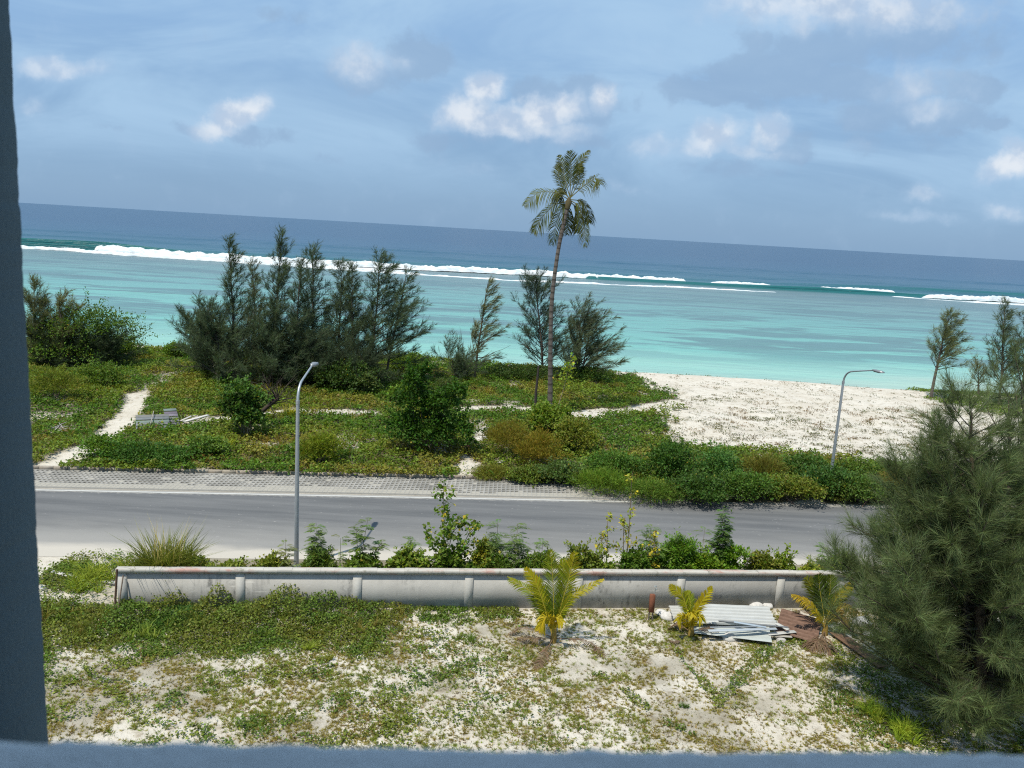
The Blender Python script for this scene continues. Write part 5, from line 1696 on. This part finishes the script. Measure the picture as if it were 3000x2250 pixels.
# runners trail away in curved bands
band = sstep(.62, .80, .5 + .5 * np.sin((x * .85 - y * 1.25) * 1.9 + 3.0 * fbm(x * .35, y * .35, 113) * 2))
n3 = fbm(x * 5.5, y * 5.5, 117)
cr_ = .85 * left * (sstep(.49, .61, n1) * .75 + .65 * band * sstep(.38, .50, n2)) * sstep(.34, .52, n2) * (.25 + .75 * sstep(.34, .56, n3))
R1 = gpoly([(1985, 1915), (2010, 1950), (2050, 1990), (2080, 2030)]); R2 = gpoly([(2300, 1885), (2240, 1920), (2190, 1965), (2150, 2020), (2095, 2080)]); R3 = gpoly([(1760, 1985), (1840, 2035), (1900, 2085), (1960, 2120), (2030, 2160)]); R4 = gpoly([(2330, 1880), (2440, 1900), (2520, 1960), (2600, 2000)])
for Rr, w_ in ((R1, .11), (R2, .15), (R3, .06), (R4, .28)):
    cr_ = np.maximum(cr_, sstep(w_ * 1.5, w_ * .6, line_dist(x, y, Rr) + (n2 - .5) * .42) * .60)
cr_ = np.maximum(cr_, .75 * sstep(4.4, 2.4, np.hypot(x - 13.0, y - 19.2) + (n1 - .5) * 2.5) * sstep(.32, .46, n2))
k = (rng.random(N) < cr_ * .95) & (f > 0)
x, y = x[k], y[k]; n = len(x)
q = MB(); sz = rng.uniform(.035, .085, n)
m1 = (fbm(x * .7, y * .7, 114) > .52)[:, None]
c = np.where(m1, np.array([.090, .122, .028]), np.array([.058, .100, .024])) * (1 + rng.normal(0, .32, (n, 1)))
q.leaves(np.stack([x, y, terrain_z(x, y) + .012 + rng.random(n) * .075], -1), rdir(n) * [1, 1, .35] + [0, 0, .12], np.array([0, 0, 1.0]) + rdir(n) * .55, sz, sz * .85, np.clip(c, .006, .5))
tag(q.build('yard_creeper', M['leaf']), 'trailing green creeper runners over the yard sand', 'creeper', kind='stuff')

N = 84000
x, y = scatter(N, -14, 16, 15.5, 26)
s, f = wa_(x, y), wl(x, y)
n1 = fbm(x * .7, y * .7, 121); n2 = fbm(x * 2.4, y * 2.4, 122)
td = (.34 + .66 * sstep(.38, .60, n1)) * sstep(.26, .48, n2)
td *= 1 - .6 * sstep(.57, .70, fbm(x * .45 + 9, y * .6, 123))
k = (rng.random(N) < td) & (f > .15)
x, y = x[k], y[k]; n = len(x)
cc = jit((.168, .155, .058), n, .25, .06)
gsel = (fbm(x * .6, y * .6, 124) > .50) & (rng.random(n) < .75); cc[gsel] = jit((.135, .162, .044), int(gsel.sum()), .2)
bsel = rng.random(n) < .10; cc[bsel] = jit((.125, .098, .055), int(bsel.sum()), .2)
L = rng.uniform(.045, .115, n) * np.where(gsel, 1.25, 1.0)
q = MB(); tuft_arrays(x, y, terrain_z(x, y), 10, L, .010, cc, 1.2, .5, q)
# flat crumbs of litter and tiny seedlings
N2 = 60000
lx, ly = scatter(N2, -14, 16, 15.5, 26)
kk = (rng.random(N2) < .25 + .6 * sstep(.42, .60, fbm(lx * 1.2, ly * 1.2, 131))) & (wl(lx, ly) > .1)
lx, ly = lx[kk], ly[kk]; n = len(lx)
sz = rng.uniform(.012, .034, n)
lc = jit((.10, .085, .05), n, .3, .06); gg = rng.random(n) < .45; lc[gg] = jit((.085, .105, .035), int(gg.sum()), .25)
q.leaves(np.stack([lx, ly, terrain_z(lx, ly) + .006 + rng.random(n) * .02], -1), rdir(n) * [1, 1, .2] + [0, 0, .06], np.array([0, 0, 1.0]) + rdir(n) * .4, sz, sz * .6, lc)
tag(q.build('yard_grass', M['grass']), 'thin dry olive grass tufts spread over the yard sand', 'grass', kind='stuff')

# verge ground cover
N = 130000
x, y = scatter(N, -20, 20, 22, 32)
s, f = wa_(x, y), -wl(x, y)
n1 = fbm(x * .9, y * .9, 141); n2 = fbm(x * 2.2, y * 2.2, 142)
vd = sstep(-.05, .15, f) * sstep(2.3, 1.5, f + (n1 - .5) * 1.6) * (.45 + .55 * sstep(.36, .52, n2)) * sstep(-.3, 1.0, s)
vd = np.maximum(vd, .55 * sstep(-.2, -1.2, s) * sstep(.42, .54, n1) * sstep(2.6, 1.4, f))
k = rng.random(N) < vd
x, y = x[k], y[k]; n = len(x)
q = MB(); sz = rng.uniform(.05, .12, n)
c = jit((.072, .108, .03), n, .24, .1)
q.leaves(np.stack([x, y, rng.random(n) * .85 * (.15 + fbm(x * 1.3, y * 1.3, 143))], -1), rdir(n) * [1, 1, .5] + [0, 0, .25], np.array([0, 0, 1.0]) + rdir(n) * .7, sz, sz * .72, c)
tag(q.build('verge_weeds', M['leaf']), 'low green weeds covering the verge between wall and road', 'weeds', kind='stuff')

# ------------------------------------------------------------------ the balcony we stand on
HB = plain_mat('grey_blue_paint', (.102, .150, .178), .85, .10, 4, .003, 90)
HP = plain_mat('ledge_paint', (.70, .72, .74), .85, .12, 7, .004, 60)
root = thing('house', (0, -2.2, 0), 'grey-blue rendered house with the balcony opening framing the view', 'house')


def hb(name, c, s, mat, bev=0.0, par=root):
    q = MB(); q.box(np.array(c) - [0, -2.2, 0], s, bev=bev); return q.build(name, mat, par)


# column: rough cast corner, subdivided so that its arris is not ruler straight
xe = P(78, 1000, 1.5)[0]
q = MB()
zs = np.linspace(H - 1.3, H + 1.25, 420)
rough = (fbm(zs * 40, zs * 0, 3, 4) - .5) * .005 + (fbm(zs * 6, zs * 0, 8, 3) - .5) * .002
prof = [(0.0, 1.5, 1.0), (0.0, 1.12, .6), (-.45, 1.12, 0), (-.45, 1.5, 0)]
X_ = np.stack([np.full_like(zs, xe + px_) + rough * k_ for px_, py_, k_ in prof] + [np.full_like(zs, xe) + rough], 1)
Y_ = np.stack([np.full_like(zs, py_ + 2.2) for px_, py_, k_ in prof] + [np.full_like(zs, 1.5 + 2.2)], 1)
q.grid(X_, Y_, np.repeat(zs[:, None], 5, 1))
q.build('column', HB, root)
# parapet ledge with a chipped far arris
za = H - .285
pa, pb_ = G(120, 2153, za), G(2990, 2190, za)
m = 520
ts = np.linspace(-.8, 1.8, m)
ex = pa[0] + (pb_[0] - pa[0]) * ts; ey = pa[1] + (pb_[1] - pa[1]) * ts
ey = ey + (fbm(ts * 3.2, ts * 0, 13, 3) - .5) * .009 + (fbm(ts * 60, ts * 0, 14, 3) - .5) * .0035
zz = za + (fbm(ts * 40, ts * 0, 15, 3) - .5) * .003
rows = [(-.16, 0.0, 0), (-.05, 0.0, 0), (-.012, .0, 1), (0.0, -.006, 1), (.002, -.03, 1), (0.0, -.14, 0), (0, -.9, 0), (-.16, -.9, 0), (-.16, 0.0, 0)]
X_ = np.stack([ex for r_ in rows]); Y_ = np.stack([ey + r_[0] + 2.2 for r_ in rows]); Z_ = np.stack([zz + r_[1] for r_ in rows])
q = MB(); q.grid(X_, Y_, Z_); q.build('parapet', HP, root)
hb('balcony_floor', (0, -.35, H - 1.28), (6.4, 3.6, .2), HB)
hb('shade_roof', (0, -.90, H + 1.36), (6.4, 3.0, .2), HB)  # unseen slab added for shade, cut back so the ledge still gets sky
hb('back_wall', (0, -2.3, H / 2 + .6), (6.4, .25, H + 3.4), HB)
hb('side_wall', (2.9, -.6, H), (.25, 3.1, 2.5), HB)
hb('side_wall', (-2.9, -.6, H), (.25, 3.1, 2.5), HB)
hb('side_column', (2.0, 1.31, H), (.4, .38, 2.5), HB)
hb('lower_storey', (0, -.5, (H - 1.4) / 2 - .1), (6.2, 3.2, H - 1.2), HB)

# ------------------------------------------------------------------ light, sky, camera
SUN_EL = R_(66)
sh = unit(np.array([.64, .77]))                                   # way the shadows fall on the ground
sun_dir = np.array([-sh[0] * math.cos(SUN_EL), -sh[1] * math.cos(SUN_EL), math.sin(SUN_EL)])
ld = bpy.data.lights.new('sun', 'SUN'); ld.energy = 5.0; ld.angle = R_(.5); ld.color = (1.0, .93, .80)
lo = bpy.data.objects.new('sun', ld); COL.objects.link(lo)
from mathutils import Vector, Matrix
lo.rotation_euler = Vector(tuple(sun_dir)).to_track_quat('Z', 'Y').to_euler()
lo.location = (-20, -15, 40)

w = bpy.data.worlds.new('World'); SC.world = w; w.use_nodes = True
nt = w.node_tree
for n_ in list(nt.nodes):
    nt.nodes.remove(n_)
out = nt.nodes.new('ShaderNodeOutputWorld'); bg = nt.nodes.new('ShaderNodeBackground')
nt.links.new(bg.outputs[0], out.inputs[0])
sky = nt.nodes.new('ShaderNodeTexSky'); sky.sky_type = 'NISHITA'; sky.sun_disc = False
sky.sun_elevation = SUN_EL
sky.sun_rotation = math.atan2(sun_dir[0], sun_dir[1])
sky.altitude = 0; sky.air_density = 1.0; sky.dust_density = .6; sky.ozone_density = 2.0
tc = nt.nodes.new('ShaderNodeTexCoord').outputs['Generated']
nv = nt.nodes.new('ShaderNodeVectorMath'); nv.operation = 'NORMALIZE'; nt.links.new(tc, nv.inputs[0])
sp = nt.nodes.new('ShaderNodeSeparateXYZ'); nt.links.new(nv.outputs[0], sp.inputs[0])
yy = math_(nt, 'MAXIMUM', sp.outputs[1], .05)
az = math_(nt, 'DIVIDE', sp.outputs[0], yy)
el = math_(nt, 'DIVIDE', sp.outputs[2], yy)
front = smooth_(nt, sp.outputs[1], .05, .4)
cu = nt.nodes.new('ShaderNodeCombineXYZ'); nt.links.new(az, cu.inputs[0]); nt.links.new(el, cu.inputs[1])
uv = cu.outputs[0]
# cloud field: billows in sky directions
warp = nt.nodes.new('ShaderNodeTexNoise'); warp.inputs['Scale'].default_value = 15; warp.inputs['Detail'].default_value = 6; warp.inputs['Roughness'].default_value = .62
nt.links.new(uv, warp.inputs['Vector'])
wv = nt.nodes.new('ShaderNodeVectorMath'); wv.operation = 'SUBTRACT'; nt.links.new(warp.outputs['Color'], wv.inputs[0]); wv.inputs[1].default_value = (.5, .5, .5)
ws = nt.nodes.new('ShaderNodeVectorMath'); ws.operation = 'SCALE'; nt.links.new(wv.outputs[0], ws.inputs[0]); ws.inputs['Scale'].default_value = .048
wa2 = nt.nodes.new('ShaderNodeVectorMath'); wa2.operation = 'ADD'; nt.links.new(uv, wa2.inputs[0]); nt.links.new(ws.outputs[0], wa2.inputs[1])
uvw = wa2.outputs[0]


def blob(x, y, rx, ry, amp, tilt=0.0):
    """soft lobe of cloud at a sky direction"""
    d = ray(x * 1.3562, y * 1.3562); u0, v0 = d[0] / d[1], d[2] / d[1]
    mp = nt.nodes.new('ShaderNodeMapping'); mp.vector_type = 'TEXTURE'
    mp.inputs['Location'].default_value = (u0, v0, 0)
    mp.inputs['Rotation'].default_value = (0, 0, R_(tilt))
    mp.inputs['Scale'].default_value = (rx * 1.45 * 1.3562 / FPX, ry * 1.25 * 1.3562 / FPX, 1)
    nt.links.new(uvw, mp.inputs['Vector'])
    ln = nt.nodes.new('ShaderNodeVectorMath'); ln.operation = 'LENGTH'; nt.links.new(mp.outputs[0], ln.inputs[0])
    return math_(nt, 'MULTIPLY', smooth_(nt, ln.outputs['Value'], 1.25, .15), amp)


def field(lst):
    r = None
    for a in lst:
        q_ = blob(*a)
        r = q_ if r is None else math_(nt, 'MAXIMUM', r, q_)
    return math_(nt, 'MULTIPLY', r, front)


grey = field([(900, 120, 75, 55, .75), (800, 150, 120, 45, .45), (1240, 215, 120, 55, .75, 5), (1120, 275, 190, 40, .5), (950, 310, 60, 26, .45), (540, 290, 90, 26, .5),
              (1545, 205, 110, 32, .75), (1690, 165, 160, 48, .8), (1760, 110, 140, 45, .6), (1870, 185, 90, 35, .65), (2060, 190, 110, 38, .55), (1990, 250, 170, 50, .5),
              (2150, 265, 40, 16, .5), (2060, 292, 40, 12, .45), (1720, 330, 60, 25, .45), (1600, 370, 170, 22, .35), (2130, 185, 60, 28, .5), (1700, 300, 110, 45, .35),
              (1280, 305, 50, 22, .5), (420, 282, 60, 16, .35), (230, 280, 60, 14, .3), (1950, 70, 260, 70, .5), (690, 340, 70, 14, .25), (620, 20, 70, 25, .35), (1020, 370, 50, 30, .3), (1900, 310, 160, 40, .35)])
white = field([(130, 146, 78, 26, .62, 8), (520, 240, 62, 34, 1.0, 25), (480, 268, 60, 26, .75, 15), (770, 135, 60, 34, .55), (830, 125, 50, 26, .5), (1000, 240, 60, 42, .85, 20), (1052, 190, 34, 38, .95, 60),
               (1090, 262, 100, 34, .75), (1175, 245, 80, 38, .9, 20), (1150, 275, 120, 26, .6), (1212, 215, 26, 22, .85), (1312, 205, 30, 30, .85, 60), (1420, 315, 62, 32, .45), (1540, 300, 75, 38, .72, 18),
               (1510, 320, 60, 25, .6), (1660, 275, 42, 40, .68, 55), (1600, 325, 90, 22, .45), (1820, 15, 250, 48, .72), (1760, 40, 160, 35, .5), (1900, 30, 140, 40, .6), (1985, 185, 95, 42, .42), (2015, 235, 46, 32, .5),
               (2195, 348, 70, 34, .95, 25), (2215, 320, 40, 30, .8), (2180, 460, 60, 22, .4), (1995, 410, 34, 20, .35), (1960, 465, 90, 18, .32), (2040, 470, 50, 16, .3), (1040, 372, 36, 22, .32), (1355, 405, 36, 16, .28), (60, 230, 40, 20, .3), (1830, 310, 60, 18, .25)])
l1n = noise_(nt, uv, 24, 6, .52)
l2n = noise_(nt, scaled_(nt, uv, (1, 1, 1), (-.008, -.015, 0)), 24, 6, .52)
b1n = noise_(nt, uv, 22, 7, .58)
edge = math_(nt, 'MULTIPLY', math_(nt, 'SUBTRACT', b1n, .5), 1.5)
gm = smooth_(nt, math_(nt, 'ADD', grey, math_(nt, 'MULTIPLY', edge, .75)), .18, .50)
wm_ = smooth_(nt, math_(nt, 'ADD', white, math_(nt, 'MULTIPLY', edge, .52)), .18, .98)
# thin high veil
cir = noise_(nt, scaled_(nt, uv, (2.2, 7, 1), (3, 1, 0)), 1.4, 5, .6, .6)
veil = math_(nt, 'MULTIPLY', smooth_(nt, cir, .28, .66), smooth_(nt, el, .0, .12))
SKYK = 10.0                                                      # background strength is 0.1
sc = lambda c: tuple(q_ * SKYK for q_ in c)
hz = smooth_(nt, el, .20, -.02)                                  # damp air low over the sea
c = sky.outputs[0]
c = mix_(nt, 0.90, c, mix_(nt, smooth_(nt, el, -.01, .30), sc((.235, .395, .605)), sc((.300, .498, .780))))
c = mix_(nt, math_(nt, 'MULTIPLY', veil, .80), c, sc((.425, .625, .840)))
c = mix_(nt, math_(nt, 'MULTIPLY', gm, .70), c, sc((.295, .440, .640)))
lit = smooth_(nt, math_(nt, 'SUBTRACT', l1n, l2n), -.14, .12)
c = mix_(nt, math_(nt, 'MULTIPLY', smooth_(nt, math_(nt, 'ADD', white, math_(nt, 'MULTIPLY', edge, .6)), .0, .55), .45), c, sc((.46, .62, .82)))
wc = mix_(nt, lit, sc((.50, .61, .77)), sc((.83, .87, .92)))
c = mix_(nt, math_(nt, 'MULTIPLY', wm_, .85), c, wc)
nt.links.new(c, bg.inputs['Color']); bg.inputs['Strength'].default_value = 1.0 / SKYK

cd = bpy.data.cameras.new('camera'); cam = bpy.data.objects.new('camera', cd); COL.objects.link(cam)
cd.sensor_width = 36; cd.lens = FPX / 3000 * 36
cd.clip_start = .02; cd.clip_end = 90000
Mx = Matrix(((_R[0], _U[0], -_F[0], EYE[0]), (_R[1], _U[1], -_F[1], EYE[1]), (_R[2], _U[2], -_F[2], EYE[2]), (0, 0, 0, 1)))
cam.matrix_world = Mx
cd.dof.use_dof = True; cd.dof.focus_distance = 45; cd.dof.aperture_fstop = 6.4
SC.camera = cam

vs = SC.view_settings
vs.view_transform = 'Standard'; vs.look = 'None'; vs.exposure = 0; vs.gamma = 1; vs.use_curve_mapping = False
SC.render.engine = 'CYCLES'
SC.cycles.max_bounces = 5; SC.cycles.diffuse_bounces = 2; SC.cycles.glossy_bounces = 2; SC.cycles.transmission_bounces = 3
SC.cycles.use_denoising = False
SC.cycles.filter_width = 1.15
SC.cycles.sample_clamp_indirect = 6
